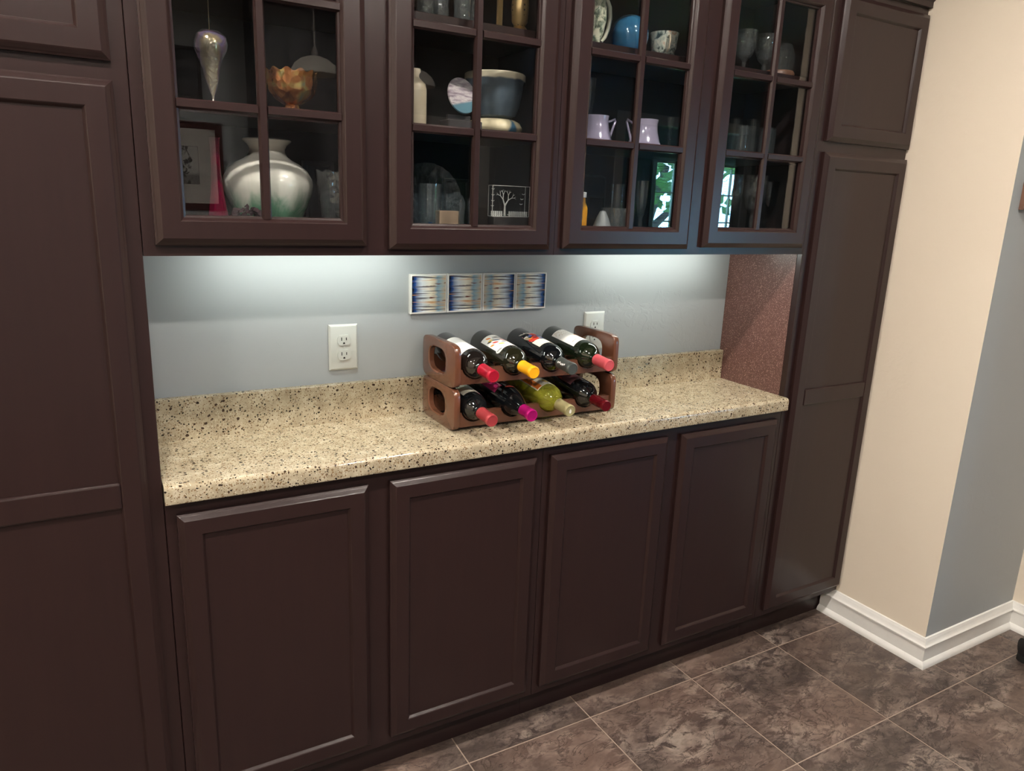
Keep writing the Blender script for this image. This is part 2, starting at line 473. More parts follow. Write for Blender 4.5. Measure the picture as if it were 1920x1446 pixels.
CROWN = [(0.0, 2.134), (-.012, 2.134), (-.012, 2.15), (-.020, 2.158), (-.030, 2.185), (-.055, 2.205), (-.060, 2.225), (-.060, 2.235), (0.02, 2.235)]
def crown(parent, a, b):
    MB().prism(CROWN, a, b, 'x').build('crown_molding', ESP, parent, SM)
GAPC = .0006

def pantry(x0, x1, dx0, dx1, label, veneer_side):
    t = thing('pantry_cabinet', label, 'cabinet', ((x0 + x1) / 2, .15, 0))
    x0 += GAPC; x1 -= GAPC
    c = MB().box(x0, x1, .0195, YB - .002, .108, 2.134).build('carcass', [ESP, VEN], t)
    for p in c.data.polygons:
        if (veneer_side < 0 and p.normal.x < -.5) or (veneer_side > 0 and p.normal.x > .5): p.material_index = 1
    MB().box(x0, x1, .06, YB - .002, 0.0, .1075).build('toe_kick', ESP, t)
    MB().bbox(x0, x1, 0, .019, .108, 2.134, .0012, 1).build('face_frame', ESP, t)
    panel_door(t, dx0, dx1, .133, 1.6775, [(.880, .934)])
    panel_door(t, dx0, dx1, 1.709, 2.112)
    crown(t, x0, x1)
    return t
pantry(-1.092, XL, -1.068, -.6595, 'tall dark wood pantry cabinet beside the countertop end with the rounded front corner', 1)
pantry(XR, 1.6475, 1.2345, 1.6425, 'narrow tall dark wood pantry cabinet against the cream wall', -1)

def wall_cab(x0, x1, doors, label, zoff):
    t = thing('wall_cabinet', label, 'cabinet', ((x0 + x1) / 2, .15, 1.372))
    x0 += GAPC; x1 -= GAPC; zb, zt = 1.372, 2.134
    MB().box(x0, x0 + .016, .0195, YB - .002, zb + .006, zt).box(x1 - .016, x1, .0195, YB - .002, zb + .006, zt).box(x0 + .016, x1 - .016, .0195, YB - .002, zt - .018, zt)\
        .box(x0 + .016, x1 - .016, .0195, YB - .002, 1.386, 1.402).box(x0 + .016, x1 - .016, YB - .012, YB - .002, 1.402, zt - .018).build('carcass', INSIDE, t)
    cx = (doors[0][1] + doors[1][0]) / 2
    MB().box(x0, x0 + .036, 0, .019, zb, zt).box(x1 - .036, x1, 0, .019, zb, zt).box(cx - .034, cx + .034, 0, .019, zb + .04, zt - .04)\
        .box(x0 + .036, x1 - .036, 0, .019, zb, zb + .04).box(x0 + .036, x1 - .036, 0, .019, zt - .04, zt).build('face_frame', ESP, t)
    for z in (1.657, 1.882):
        MB().bbox(x0 + .017, x1 - .017, .028, YB - .013, z - .018, z, .001, 1).build('shelf', ESP, t)
    for (a, b), dz in zip(doors, zoff): glass_door(t, a, b, 1.391 + dz, 2.1105 + dz)
    crown(t, x0, x1)
    return t
DOORS = [(-.6112, -.1995), (-.1486, .2655), (.3045, .7185), (.7715, 1.1875)]
wall_cab(XL, XM, DOORS[:2], 'dark glass-door wall cabinet holding the big white vase and the cream crock', (.002, -.005))
wall_cab(XM, XR, DOORS[2:], 'dark glass-door wall cabinet holding the lilac pitchers and crystal goblets', (-.003, .001))

def base_cab(x0, x1, doors, label):
    t = thing('base_cabinet', label, 'cabinet', ((x0 + x1) / 2, .15, 0))
    x0 += GAPC; x1 -= GAPC
    MB().box(x0, x1, .0195, YB - .002, .108, .8725).build('carcass', ESP, t)
    MB().box(x0, x1, .06, YB - .002, 0.0, .1075).build('toe_kick', ESP, t)
    MB().bbox(x0, x1, 0, .019, .108, .8725, .0012, 1).build('face_frame', ESP, t)
    for a, b in doors: panel_door(t, a, b, .133, .844)
    return t
BD = [(-.612, -.2015), (-.1485, .261), (.306, .7145), (.767, 1.1785)]
base_cab(XL, XM, BD[:2], 'low dark wood two-door base cabinet next to the tall pantry by the outlet')
base_cab(XM, XR, BD[2:], 'low dark wood two-door base cabinet next to the narrow pantry')

# countertop
ct = thing('countertop', 'speckled beige quartz countertop with a low backsplash', 'countertop', (XM, .14, .873))
def slab():
    yf, yb, z0, z1, r = -.0245, YB - .0225, .873, .914, .011
    prof = [(yb, z0), (yb, z1)]
    for k in range(7):
        a = PI / 2 * k / 6; prof.append((yf + r - r * math.sin(a), z1 - r + r * math.cos(a)))
    for k in range(4):
        a = PI / 2 * k / 3; prof.append((yf + .004 - .004 * math.cos(a), z0 + .004 - .004 * math.sin(a)))
    return prof
bm_ = MB().prism(slab(), XL + .001, XR - .001, 'x'); bm_.build('slab', QUARTZ, ct, R(30))
MB().bbox(XL + .001, XR - .001, YB - .022, YB - .001, .873, 1.0165, .002, 2).build('backsplash', QUARTZ, ct)

# under-cabinet LED bars
LEDM = emit('led_diffuser', (.95, 1.0, .92), LED)
ALU = plain('white_aluminium', (215, 215, 212), .4)
for cx, lab in ((-.235, 'white LED light bar under the cabinet with the white vase'), (.845, 'white LED light bar under the cabinet with the lilac pitchers')):
    t = thing('led_light_bar', lab, 'light', (cx, .175, 1.359))
    MB().bbox(cx - .26, cx + .26, .150, .200, 1.378, 1.3858, .002, 1).build('housing', ALU, t)
    MB().prism([(.160, 1.3778), (.160, 1.3635), (.165, 1.3590), (.185, 1.3590), (.190, 1.3635), (.190, 1.3778)], cx - .25, cx + .25, 'x').build('diffuser', LEDM, t)

# ================================================================== WALL OUTLETS, ART
def outlet(cx, cz, label):
    t = thing('wall_outlet', label, 'outlet', (cx, YB, cz - .06))
    w_, h_ = .0385, .0605; y = YB - .0006
    MB().rings(cx - w_, cx + w_, cz - h_, cz + h_, [(0, y), (0, y - .003), (.0045, y - .0068), (.006, y - .0072)], True, True).build('cover_plate', PLAST, t, R(25))
    for s in (1, -1):
        zc = cz + s * .0195; pts = []
        for k in range(28):
            a = 2 * PI * k / 28; px, pz = .0172 * math.cos(a), .0172 * math.sin(a)
            pts.append((cx + px, zc + max(-.0136, min(.0136, pz))))
        rc = MB().prism(pts, y - .0105, y - .0073).build('receptacle', PLAST, t)
        for sx, hh in ((-.0063, .0044), (.0063, .0036)):
            MB().box(cx + sx - .0011, cx + sx + .0011, y - .0109, y - .0103, zc + .0035 - hh, zc + .0035 + hh).build('slot', BLACK, rc)
        g = [(cx + .0026 * math.cos(a), zc - .0078 + .0028 * math.sin(a)) for a in [PI * k / 6 for k in range(7)]]
        MB().prism(g + [(cx - .0026, zc - .0098), (cx + .0026, zc - .0098)], y - .0109, y - .0103).build('slot', BLACK, rc)
    MB().lathe([(0, 0), (.0028, 0), (.0026, .0012), (0, .0016)], 16, (0, 0, 0))
    sc_ = MB(); sc_.prism([(cx + .003 * math.cos(2 * PI * k / 16), cz + .003 * math.sin(2 * PI * k / 16)) for k in range(16)], y - .0086, y - .0073)
    sc_.build('screw', PLAST, t)
outlet(-.1612, 1.1108, 'white duplex wall outlet above the bare stretch of counter')
outlet(.6445, 1.1118, 'white duplex wall outlet partly behind the wine rack end')

def mk_art(flip):
    t = NT('streaked_print'); uv = t.coord('UV')
    if flip: uv = t.mapping(uv, (1, 1, 1), (1, 1, 0), (0, 0, PI))
    sep = t.n('ShaderNodeSeparateXYZ'); t.l(uv, sep.inputs[0]); u, v = sep.outputs[0], sep.outputs[1]
    wob = t.noise(t.mapping(uv, (1.2, 9, 1)), 1.0, 4)
    uu = t.math('ADD', u, t.math('MULTIPLY_ADD', wob, .26, -.13))
    base = t.ramp(uu, [(0, lin(10, 14, 34)), (.09, lin(36, 76, 140)), (.30, lin(230, 236, 240)), (.52, lin(250, 244, 228)), (.66, lin(226, 214, 190)), (.76, lin(140, 170, 188)), (.86, lin(165, 182, 186)), (1, lin(205, 190, 165))])
    st = t.noise(t.mapping(uv, (.8, 13, 1), (3, 1, 0), (0, 0, .05)), 1.0, 2, .5)
    base = t.mix(t.ramp(st, [(.60, (0, 0, 0)), (.70, (1, 1, 1))]), base, lin(222, 160, 100))
    s2 = t.noise(t.mapping(uv, (.7, 22, 1), (9, 4, 0), (0, 0, -.06)), 1.0, 1, .5)
    base = t.mix(t.ramp(s2, [(.585, (0, 0, 0)), (.66, (.9, .9, .9))]), base, lin(50, 44, 52))
    s3 = t.noise(t.mapping(uv, (2.4, 16, 1), (1, 8, 0)), 1.0, 2, .5)
    base = t.mix(t.ramp(s3, [(.62, (0, 0, 0)), (.69, (1, 1, 1))]), base, lin(110, 52, 22))
    return t.set(base, .25, 0, .5)
ARTA, ARTB = mk_art(False), mk_art(True)
art = thing('wall_art', 'four-panel abstract striped wall art with white edges above the wine rack', 'wall art', (.2375, YB, 1.192))
ax = [.0215, .1305, .2400, .3470, .4535]
for i in range(4):
    a, b = ax[i] + .0008, ax[i + 1] - .0008; z0, z1 = 1.1915, 1.2985
    p = MB().rings(a, b, z0, z1, [(0, YB - .001), (0, YB - .0135), (.0012, YB - .0145), (.004, YB - .0145), (.0045, YB - .0138)], True, True).build('art_panel', WHITE, art)
    d = .0046; y = YB - .0146
    obj('print', [(a + d, y, z0 + d), (b - d, y, z0 + d), (b - d, y, z1 - d), (a + d, y, z1 - d), (a + d, y + .0006, z0 + d), (b - d, y + .0006, z0 + d), (b - d, y + .0006, z1 - d), (a + d, y + .0006, z1 - d)],
        [(0, 1, 2, 3), (4, 7, 6, 5), (0, 4, 5, 1), (1, 5, 6, 2), (2, 6, 7, 3), (3, 7, 4, 0)], ARTA if i < 2 else ARTB, p, uvs=[(0, 0), (1, 0), (1, 1), (0, 1)] * 2)

# ================================================================== WINE RACK AND BOTTLES
RACKM = plain('brown_lacquer', (98, 61, 44), .25, var=.06, vs=20, coat=.5)
RX0, RX1, RY0, RY1 = .0545, .5705, .070, .2755
RH, RT = .1135, .018
def sup(cx, cy, hx, hy, n, N=56):
    out = []
    for k in range(N):
        a = 2 * PI * k / N; c, s = math.cos(a), math.sin(a)
        out.append((cx + hx * math.copysign(abs(c) ** (2 / n), c), cy + hy * math.copysign(abs(s) ** (2 / n), s)))
    return out
def side_panel(parent, xa, xb, zb):
    cy, cz = (RY0 + RY1) / 2, zb + RH / 2; hy, hz = (RY1 - RY0) / 2, RH / 2
    e = .0025
    O = lambda d: sup(cy, cz, hy - d, hz - d, 7.0); I = lambda d: sup(cy + .008, cz + .001, .053 + d, .033 + d, 3.0)
    rings = [(xa, I(e)), (xa, O(e)), (xa + e * .3, O(e * .3)), (xa + e, O(0)), (xb - e, O(0)), (xb - e * .3, O(e * .3)), (xb, O(e)), (xb, I(e)), (xb - e, I(0)), (xa + e, I(0))]
    N = 56; v = []; f = []
    for x, ring in rings: v += [(x, p[0], p[1]) for p in ring]
    n = len(rings)
    for i in range(n):
        j = (i + 1) % n
        for k in range(N):
            k2 = (k + 1) % N; f.append((i * N + k, i * N + k2, j * N + k2, j * N + k))
    return obj('side_panel', v, f, RACKM, parent, R(35))
BX = [.116, .2325, .3505, .4695]
TH = math.atan(.085)
BL = .296
YBUTT = .2725
def axis_z(zb, y): return zb + .0765 - (YBUTT - y) * .085
def rail(parent, y0, y1, zb, lo, hi, r, nm):
    top = zb + hi; pts = [(RX0 + RT + .0004, zb + lo), (RX1 - RT - .0004, zb + lo), (RX1 - RT - .0004, top)]
    za = axis_z(zb, (y0 + y1) / 2)
    for xc in reversed(BX):
        h = math.sqrt(max(r * r - (za - top) ** 2, 0)); a0 = math.asin(min(1, h / r))
        pts.append((xc + h + .004, top))
        for k in range(13):
            a = a0 - 2 * a0 * k / 12
            pts.append((xc + r * math.sin(a), za - r * math.cos(a)))
        pts.append((xc - h - .004, top))
    pts.append((RX0 + RT + .0004, top))
    pts = [(p[0], p[1]) for p in pts if p[0] >= RX0 + RT]
    return MB().prism(pts, y0, y1).build(nm, RACKM, parent)
for zb, lab in ((.914, 'brown stackable wine rack tier standing on the counter'), (.914 + RH, 'brown stackable wine rack tier stacked on top of the other')):
    zb += .0004
    t = thing('wine_rack', lab, 'wine rack', ((RX0 + RX1) / 2, (RY0 + RY1) / 2, zb))
    side_panel(t, RX0, RX0 + RT, zb); side_panel(t, RX1 - RT, RX1, zb)
    rail(t, .0775, .0895, zb, .010, .050, .0385, 'front_rail'); rail(t, .2395, .2515, zb, .010, .058, .0385, 'back_rail')
    for y in (.132, .19): MB().tube([(RX0 + RT + .0004, y, zb + .014), (RX1 - RT - .0004, y, zb + .014)], .006).build('cross_bar', RACKM, t, SM)

def wrap(r, pts, mat_i, mb, c=None):
    """polygon given as (s along the circumference from the top, v along the axis), laid on the bottle"""
    P = [Vector((r * math.sin(s / r), r * math.cos(s / r), v)) for s, v in pts]
    cs = sum(p[0] for p in pts) / len(pts); cv = sum(p[1] for p in pts) / len(pts)
    C = Vector((r * math.sin(cs / r), r * math.cos(cs / r), cv)); n = len(P)
    mb.ext([C] + P, [(0, 1 + k, 1 + (k + 1) % n) for k in range(n)], mat_i)
def ell(s, v, a, b, ang=0, n=14, leaf=False):
    out = []
    for k in range(n):
        t_ = 2 * PI * k / n; x, y = a * math.cos(t_), b * math.sin(t_) * ((1 - abs(math.cos(t_)) ** 3 * .6) if leaf else 1)
        out.append((s + x * math.cos(ang) - y * math.sin(ang), v + x * math.sin(ang) + y * math.cos(ang)))
    return out
def text_on(r, txt, size, s0, v0, along, mat_i, mb):
    cu = bpy.data.curves.new('lettering', 'FONT'); cu.body = txt; cu.size = size; cu.align_x = 'CENTER'; cu.resolution_u = 2
    to = bpy.data.objects.new('lettering', cu); COL.objects.link(to)
    dg = bpy.context.evaluated_depsgraph_get(); dg.update()
    me = to.evaluated_get(dg).to_mesh(); vs = []
    for q in me.vertices:
        x, y = q.co.x, q.co.y
        s, v = (s0 + y, v0 + x) if along else (s0 + x, v0 + y)
        vs.append((r * math.sin(s / r), r * math.cos(s / r), v))
    fs = [tuple(p.vertices) for p in me.polygons]
    to.evaluated_get(dg).to_mesh_clear()
    bpy.data.objects.remove(to); bpy.data.curves.remove(cu)
    mb.ext(vs, fs, mat_i)
def label_patch(r, d0, d1, v0, v1, mat, parent, name='label'):
    n = 24; v = []; f = []
    for rr in (r, r - .0003):
        for k in range(n + 1):
            a = R(d0 + (d1 - d0) * k / n)
            for z in (v0, v1): v.append((rr * math.sin(a), rr * math.cos(a), z))
    b = 2 * (n + 1)
    for k in range(n):
        f.append((2 * k, 2 * k + 1, 2 * k + 3, 2 * k + 2)); f.append((b + 2 * k, b + 2 * k + 2, b + 2 * k + 3, b + 2 * k + 1))
        f.append((2 * k, 2 * k + 2, b + 2 * k + 2, b + 2 * k)); f.append((2 * k + 1, b + 2 * k + 1, b + 2 * k + 3, 2 * k + 3))
    f += [(0, b, b + 1, 1), (2 * n, 2 * n + 1, b + 2 * n + 1, b + 2 * n)]
    return obj(name, v, f, mat, parent, R(60))
def dark_glass(name, rgb):
    return plain(name, rgb, .045, 0, .6, coat=.3)
G1, G2, G3, G4 = dark_glass('brown_black_glass', (24, 20, 18)), dark_glass('olive_black_glass', (30, 29, 18)), dark_glass('black_glass', (14, 16, 18)), dark_glass('green_black_glass', (20, 28, 16))
WINEG = thin_glass('yellow_green_wine', (.80, .80, .30), .06, .01, lin(176, 176, 62), .38)
PAP = plain('white_label_paper', (244, 243, 240), .6); CRM = plain('cream_label_paper', (232, 226, 208), .6)
INK = [plain('print_black', (30, 28, 32), .5), plain('print_red', (205, 62, 44), .5), plain('print_blue', (86, 118, 190), .5), plain('print_orange', (232, 130, 40), .5),
       plain('print_yellow', (244, 206, 90), .5), plain('print_slate', (96, 112, 138), .5), plain('print_white', (240, 238, 232), .5), plain('print_pink', (220, 150, 160), .5),
       plain('print_magenta', (176, 34, 100), .5), plain('print_tan', (196, 178, 150), .5)]
CAPS = {k: plain(k + '_capsule', c, rg, m) for k, c, rg, m in [('red', (190, 28, 54), .3, .3), ('yellow', (250, 178, 26), .35, 0), ('grey', (92, 96, 92), .32, .5), ('rose', (204, 84, 92), .4, .1),
        ('dusty_red', (168, 62, 66), .35, .2), ('magenta', (186, 22, 116), .25, .4), ('sage', (158, 150, 108), .4, .1), ('dark_red', (110, 18, 28), .22, .4)]}
BORD = [(0, .012), (.012, .010), (.024, .002), (.0315, 0), (.0355, .0025), (.0375, .008), (.0375, .182), (.0370, .190), (.0350, .199), (.0305, .208), (.0245, .2155), (.0190, .2215), (.0160, .228), (.0146, .236), (.0142, .248), (.0142, .288), (0, .288)]
BURG = [(0, .012), (.012, .010), (.024, .002), (.0315, 0), (.0355, .0025), (.0375, .008), (.0375, .165), (.0368, .176), (.0345, .190), (.0305, .205), (.0255, .220), (.0205, .233), (.0170, .244), (.0150, .254), (.0145, .262), (.0145, .288), (0, .288)]
def bottle(x, zb, glass, cap, label, prof=BORD, crad=.0158, c0=.236, endc=None):
    t = thing('wine_bottle', label, 'wine bottle')
    MB().lathe(prof, 40).build('bottle_glass', glass, t, R(50))
    e = endc or cap
    cp = MB().lathe([(crad * 1.0, c0), (crad * .98, c0 + .004), (crad * .97, .282), (crad * 1.03, .2835), (crad * 1.03, .2935), (crad * .95, .296), (crad * .8, .2962), (crad * .78, .2952), (0, .2952)], 32).build('capsule', CAPS[cap], t, R(35))
    return t, cp
def setb(t, x, zb, spin=0):
    t.rotation_mode = 'XYZ'
    t.matrix_basis = Matrix.Translation((x, YBUTT, zb + .0769)) @ Matrix.Rotation(PI / 2 + TH, 4, 'X') @ Matrix.Rotation(spin, 4, 'Z')
Z1, Z0 = .914 + RH, .914
r1, r2 = .0379, .03815
# upper tier
t, _ = bottle(0, 0, G1, 'red', 'dark wine bottle with plain white label and red capsule'); label_patch(r1, -70, 95, .062, .172, PAP, t); setb(t, BX[0], Z1)
t, _ = bottle(0, 0, G2, 'yellow', 'dark wine bottle with leaf-patterned white label and yellow capsule')
lb = label_patch(r1, -62, 88, .062, .168, PAP, t); mb = MB()
for s, v, a, b, ang, m in [(-.002, .086, .011, .0028, .3, 0), (.016, .092, .010, .0028, .35, 0), (-.022, .079, .009, .0035, .9, 3), (-.030, .098, .008, .003, .8, 0), (-.012, .107, .012, .0035, .7, 5), (-.020, .118, .010, .004, .8, 1),
                           (.006, .112, .010, .0035, .5, 1), (.002, .128, .009, .003, .2, 0), (-.033, .120, .008, .0035, .8, 3), (-.024, .095, .008, .004, .6, 4), (.020, .122, .010, .004, .4, 4), (-.012, .140, .010, .004, .7, 4), (.024, .104, .008, .003, .5, 5)]:
    wrap(r2, ell(s, v, a, b, ang, leaf=True), m, mb)
wrap(r2 + .0002, ell(-.034, .160, .012, .010, .5, 20), 6, mb)
for k in range(5): wrap(r2 + .0004, ell(-.040 + .003 * k, .158 + .001 * k, .0012, .003, .5, 6), 0, mb)
mb.build('label_print', INK, lb); setb(t, BX[1], Z1)
t, cp = bottle(0, 0, G3, 'grey', 'dark wine bottle with red and blue collage label and grey capsule')
lb = label_patch(r1, -45, 80, .128, .168, CRM, t); mb = MB(); random.seed(3)
for k in range(9): wrap(r2, ell(-.026 + .004 * k, .058 + .0015 * k + random.uniform(-.002, .004), .005, .0016, random.uniform(.2, 1.4), 8), 6, mb)
wrap(r2 - .0001, [(-.030, .072), (-.006, .064), (.030, .070), (.038, .128), (.0, .130), (-.028, .128)], 7, mb)
for s, v, a, b, ang, m in [(.016, .100, .022, .024, .3, 2), (.000, .086, .012, .010, .2, 1), (-.016, .116, .015, .013, .5, 1), (-.006, .106, .010, .006, .9, 1), (-.013, .090, .007, .009, .5, 2), (-.024, .088, .008, .006, .4, 6), (-.020, .078, .006, .005, .3, 0), (-.012, .074, .005, .003, .7, 0),
                           (-.026, .098, .010, .005, 1.2, 9), (-.006, .112, .009, .003, .4, 0), (-.022, .104, .008, .004, .6, 4), (.006, .078, .010, .004, .1, 1), (.012, .074, .008, .003, .1, 6), (-.016, .086, .003, .003, 0, 0), (.004, .116, .006, .003, .3, 6), (.026, .112, .010, .005, .3, 7)]:
    wrap(r2 + .0002 + random.random() * .0003, ell(s, v, a, b, ang), m, mb)
mb.build('label_print', INK, lb)
mb = MB()
for k in range(5): wrap(.0159, ell(-.019 + .0015 * math.sin(k * 2), .246 + .007 * k, .003, .0025, k), 6, mb)
mb.build('capsule_print', INK, cp)
setb(t, BX[2], Z1)
t, _ = bottle(0, 0, G4, 'rose', 'dark green wine bottle with cream label, small orange crest and rose capsule')
lb = label_patch(r1, -58, 88, .052, .166, PAP, t); mb = MB()
wrap(r2, ell(.012, .112, .009, .006, .2, 16), 3, mb); wrap(r2 + .0002, ell(.012, .114, .006, .003, .2, 12), 6, mb); mb.build('crest', INK, lb); mb = MB()
text_on(r2, 'MONTOYA', .0062, -.012, .146, False, 0, mb); mb.build('lettering', INK, lb); mb = MB()
for k in range(46): wrap(r2, ell(random.uniform(-.036, .012), .056 + random.random() ** 2 * .034, .0016, .0009, random.random() * 3, 6), 9, mb)
mb.build('label_print', INK, lb); setb(t, BX[3], Z1)
# lower tier
t, _ = bottle(0, 0, G3, 'dusty_red', 'dark wine bottle with cream label and dusty red capsule in the lower rack'); label_patch(r1, -40, 70, .06, .176, CRM, t); setb(t, BX[0], Z0)
t, cp = bottle(0, 0, G3, 'magenta', 'black sloping-shoulder wine bottle with magenta capsule', BURG, .0162, .240)
lb = label_patch(r1, -62, -18, .05, .150, INK[8], t); mb = MB()
wrap(r2, [(-.040, .060), (-.014, .060), (-.014, .146), (-.018, .146)], 6, mb); wrap(r2 + .0002, [(-.037, .060), (-.016, .060), (-.016, .138), (-.019, .138)], 8, mb); wrap(r2 + .0004, [(-.026, .09), (-.017, .09), (-.019, .122)], 6, mb)
wrap(r2, ell(.004, .166, .015, .006, .1, 20), 1, mb)
for k in range(4): wrap(r2 + .0003, ell(-.004 + .005 * k, .166 + .0006 * k, .0018, .0012, .8, 8), 7, mb)
mb.build('label_print', INK, lb); setb(t, BX[1], Z0)
t, cp = bottle(0, 0, WINEG, 'sage', 'clear bottle of pale green-gold white wine with sage capsule', BORD, .0158, .240)
lb = label_patch(r1, -58, 50, .07, .178, CRM, t); mb = MB()
for k in range(6):
    va, vb = .076 + .0165 * k, .076 + .0165 * (k + 1)
    wrap(r2, [(-.0355, va), (-.0275, va), (-.0195, va), (-.0195, vb), (-.0275, vb), (-.0355, vb)], 3, mb)
text_on(r2 + .0003, 'THREE PEARS', .0112, -.0315, .124, True, 0, mb)
wrap(r2, ell(.006, .152, .010, .010, 0, 20), 4, mb)
mb.build('label_print', INK, lb)
mb = MB().prism([(.0035 * math.cos(a) * (1 - .35 * max(0, math.sin(a))), -.001 + .0062 * math.sin(a)) for a in [2 * PI * k / 20 for k in range(20)]], .2953, .2957, 'z'); mb.build('pear_emblem', INK[6], cp)
setb(t, BX[2], Z0)
t, _ = bottle(0, 0, G3, 'dark_red', 'dark wine bottle with maroon label and long dark red capsule', BORD, .0152, .226)
lb = label_patch(r1, -55, 60, .07, .160, plain('maroon_label', (92, 52, 58), .5), t); mb = MB(); wrap(r2, [(-.034, .094), (-.012, .094), (-.012, .112), (-.034, .112)], 1, mb); mb.build('label_print', INK, lb); setb(t, BX[3], Z0)

# ================================================================== THINGS INSIDE THE WALL CABINETS
S0, S1, S2 = 1.4024, 1.6574, 1.8824
def one(mb, name, mat, loc, label, cat, smooth=SM, group=None, rot=None):
    o = mb.build(name, mat, None, smooth); o.location = Vector(loc)
    if rot: o.rotation_euler = rot
    return tag(o, label, cat, group)
def pic(name, loc, w_, h_, fwid, fmat, inner, label, tilt=-.06, mat_w=0, rz=0, depth=.014):
    t = thing(name, label, 'picture', (0, 0, 0))
    x0, x1 = -w_ / 2, w_ / 2
    MB().rings(x0, x1, 0, h_, [(0, depth), (0, .002), (.002, 0), (fwid - .003, .001), (fwid, .004), (fwid, depth)], True).build('frame', fmat, t)
    if mat_w:
        MB().box(x0 + fwid, x1 - fwid, .006, .009, fwid, h_ - fwid).build('mat_board', plain('mat_board', (196, 192, 186), .8), t)
        q = mat_w; a = (x0 + fwid + q, x1 - fwid - q, fwid + q * 1.1, h_ - fwid - q)
        MB().box(a[0] - .0015, a[1] + .0015, .0050, .0060, a[2] - .0015, a[3] + .0015).build('drawing_border', BLACK, t)
    else: a = (x0 + fwid, x1 - fwid, fwid, h_ - fwid)
    obj('print', [(a[0], .0045, a[2]), (a[1], .0045, a[2]), (a[1], .0045, a[3]), (a[0], .0045, a[3]), (a[0], .0049, a[2]), (a[1], .0049, a[2]), (a[1], .0049, a[3]), (a[0], .0049, a[3])],
        [(0, 1, 2, 3), (4, 7, 6, 5), (0, 4, 5, 1), (1, 5, 6, 2), (2, 6, 7, 3), (3, 7, 4, 0)], inner, t, uvs=[(0, 0), (1, 0), (1, 1), (0, 1)] * 2)
    t.location = Vector(loc); t.rotation_euler = (tilt, 0, rz)
    return t
def mk_drawing(sky, ink, scale, thr):
    t = NT('tree_drawing'); uv = t.coord('UV'); sep = t.n('ShaderNodeSeparateXYZ'); t.l(uv, sep.inputs[0])
    n = t.noise(uv, scale, 8, .7, .8); g = t.math('MULTIPLY_ADD', sep.outputs[0], .28, n)
    c = t.ramp(g, [(thr, sky), (thr + .06, ink)])
    hz = t.ramp(sep.outputs[1], [(.22, (1, 1, 1)), (.3, (0, 0, 0))]); c = t.mix(t.math('MULTIPLY', hz, .6), c, ink)
    return t.set(c, .4)
MAHOG = plain('mahogany_frame', (70, 34, 32), .3, var=.1); DKFR = plain('dark_frame', (30, 24, 26), .35)
# --- first door, bottom
VASE = NT('white_green_glaze'); co = VASE.coord(); sep = VASE.n('ShaderNodeSeparateXYZ'); VASE.l(co, sep.inputs[0])
nz = VASE.noise(VASE.mapping(co, (26, 26, 10)), 1.0, 5, .6, .6)
gz = VASE.math('ADD', VASE.math('MULTIPLY', sep.outputs[2], 5.2), VASE.math('MULTIPLY', nz, .55))
colv = VASE.ramp(gz, [(.30, lin(40, 92, 70)), (.58, lin(104, 150, 122)), (.80, lin(216, 216, 204)), (1.0, lin(232, 228, 218))])
VASEM = VASE.set(colv, .12, 0, .6, .5)
vp = [(0, 0), (.045, 0), (.05, .004), (.064, .03), (.082, .065), (.0925, .095), (.0950, .112), (.093, .125), (.083, .142), (.068, .155), (.052, .163), (.042, .170), (.0375, .178), (.0370, .185), (.041, .193), (.0495, .200), (.0515, .203), (.050, .205), (.046, .203), (.038, .196), (.034, .185), (.034, .170), (.0, .165)]
one(MB().lathe(vp, 56), 'ceramic_vase', VASEM, (-.366, .150, S0), 'large round white ceramic vase shading to green at the base', 'vase', R(60))
MAG = thin_glass('magenta_glass', (.62, .08, .26), .08, .02, lin(150, 20, 70), .3)
one(MB().lathe([(0, 0), (.020, 0), (.022, .004), (.023, .02), (.019, .05), (.013, .09), (.0095, .13), (.009, .17), (.0105, .195), (.012, .198), (.010, .198), (.007, .17), (.0, .17)], 28), 'bud_vase', MAG, (-.4805, .098, S0), 'slim magenta glass bud vase', 'vase')
mb = MB(); random.seed(5)
for k in range(46):
    a = random.random() * 6.28; e = random.random() ** .6 * 1.45; rr = .017 + .008 * random.random()
    d = Vector((math.cos(a) * math.sin(e) * 1.5, math.sin(a) * math.sin(e), math.cos(e) * 1.15)) * rr
    c = Vector((0, 0, .038)) + d; u = d.orthogonal().normalized() * .008; v = d.cross(u).normalized() * .010
    mb.ext([c - u, c + v * .6 - d * .15, c + u, c - v * .6 - d * .15, c + d * .18], [(0, 1, 4), (1, 2, 4), (2, 3, 4), (3, 0, 4)])
DRY = plain('dried_rose', (46, 24, 30), .8, var=.3, vs=80)
fl_ = thing('dried_flower', 'dark dried rose head on a short stem beside the bud vase', 'flower')
mb.build('petals', DRY, fl_); MB().lathe([(0, 0), (.016, 0), (.012, .01), (.006, .03), (0, .032)], 16).build('stem', plain('dry_stem', (60, 50, 36), .8), fl_, SM)
fl_.location = (-.437, .052, S0)
def crystal_bowl(loc, r, h, label, name='crystal_bowl', lobes=10, mat=CUT, cat='bowl'):
    wobf = lambda rr, z, a: (rr * (1 + .05 * math.sin(a * lobes) * (z / h)), z + .05 * h * math.sin(a * lobes) * max(0, z / h - .6))
    return one(MB().lathe([(0, .004), (r * .5, 0), (r * .62, .006), (r * .85, h * .4), (r, h), (r * .95, h), (r * .8, h * .42), (r * .55, .012), (0, .010)], 60, wob=wobf), name, mat, loc, label, cat, R(20))
crystal_bowl((-.219, .115, S0), .052, .145, 'deep cut crystal bowl beside the white vase')
pic('photo_frame', (-.222, .255, S0), .075, .172, .012, DKFR, mk_drawing(lin(30, 32, 36), lin(14, 14, 16), 4, .6), 'small dark photo frame behind the cut crystal bowl', -.08)
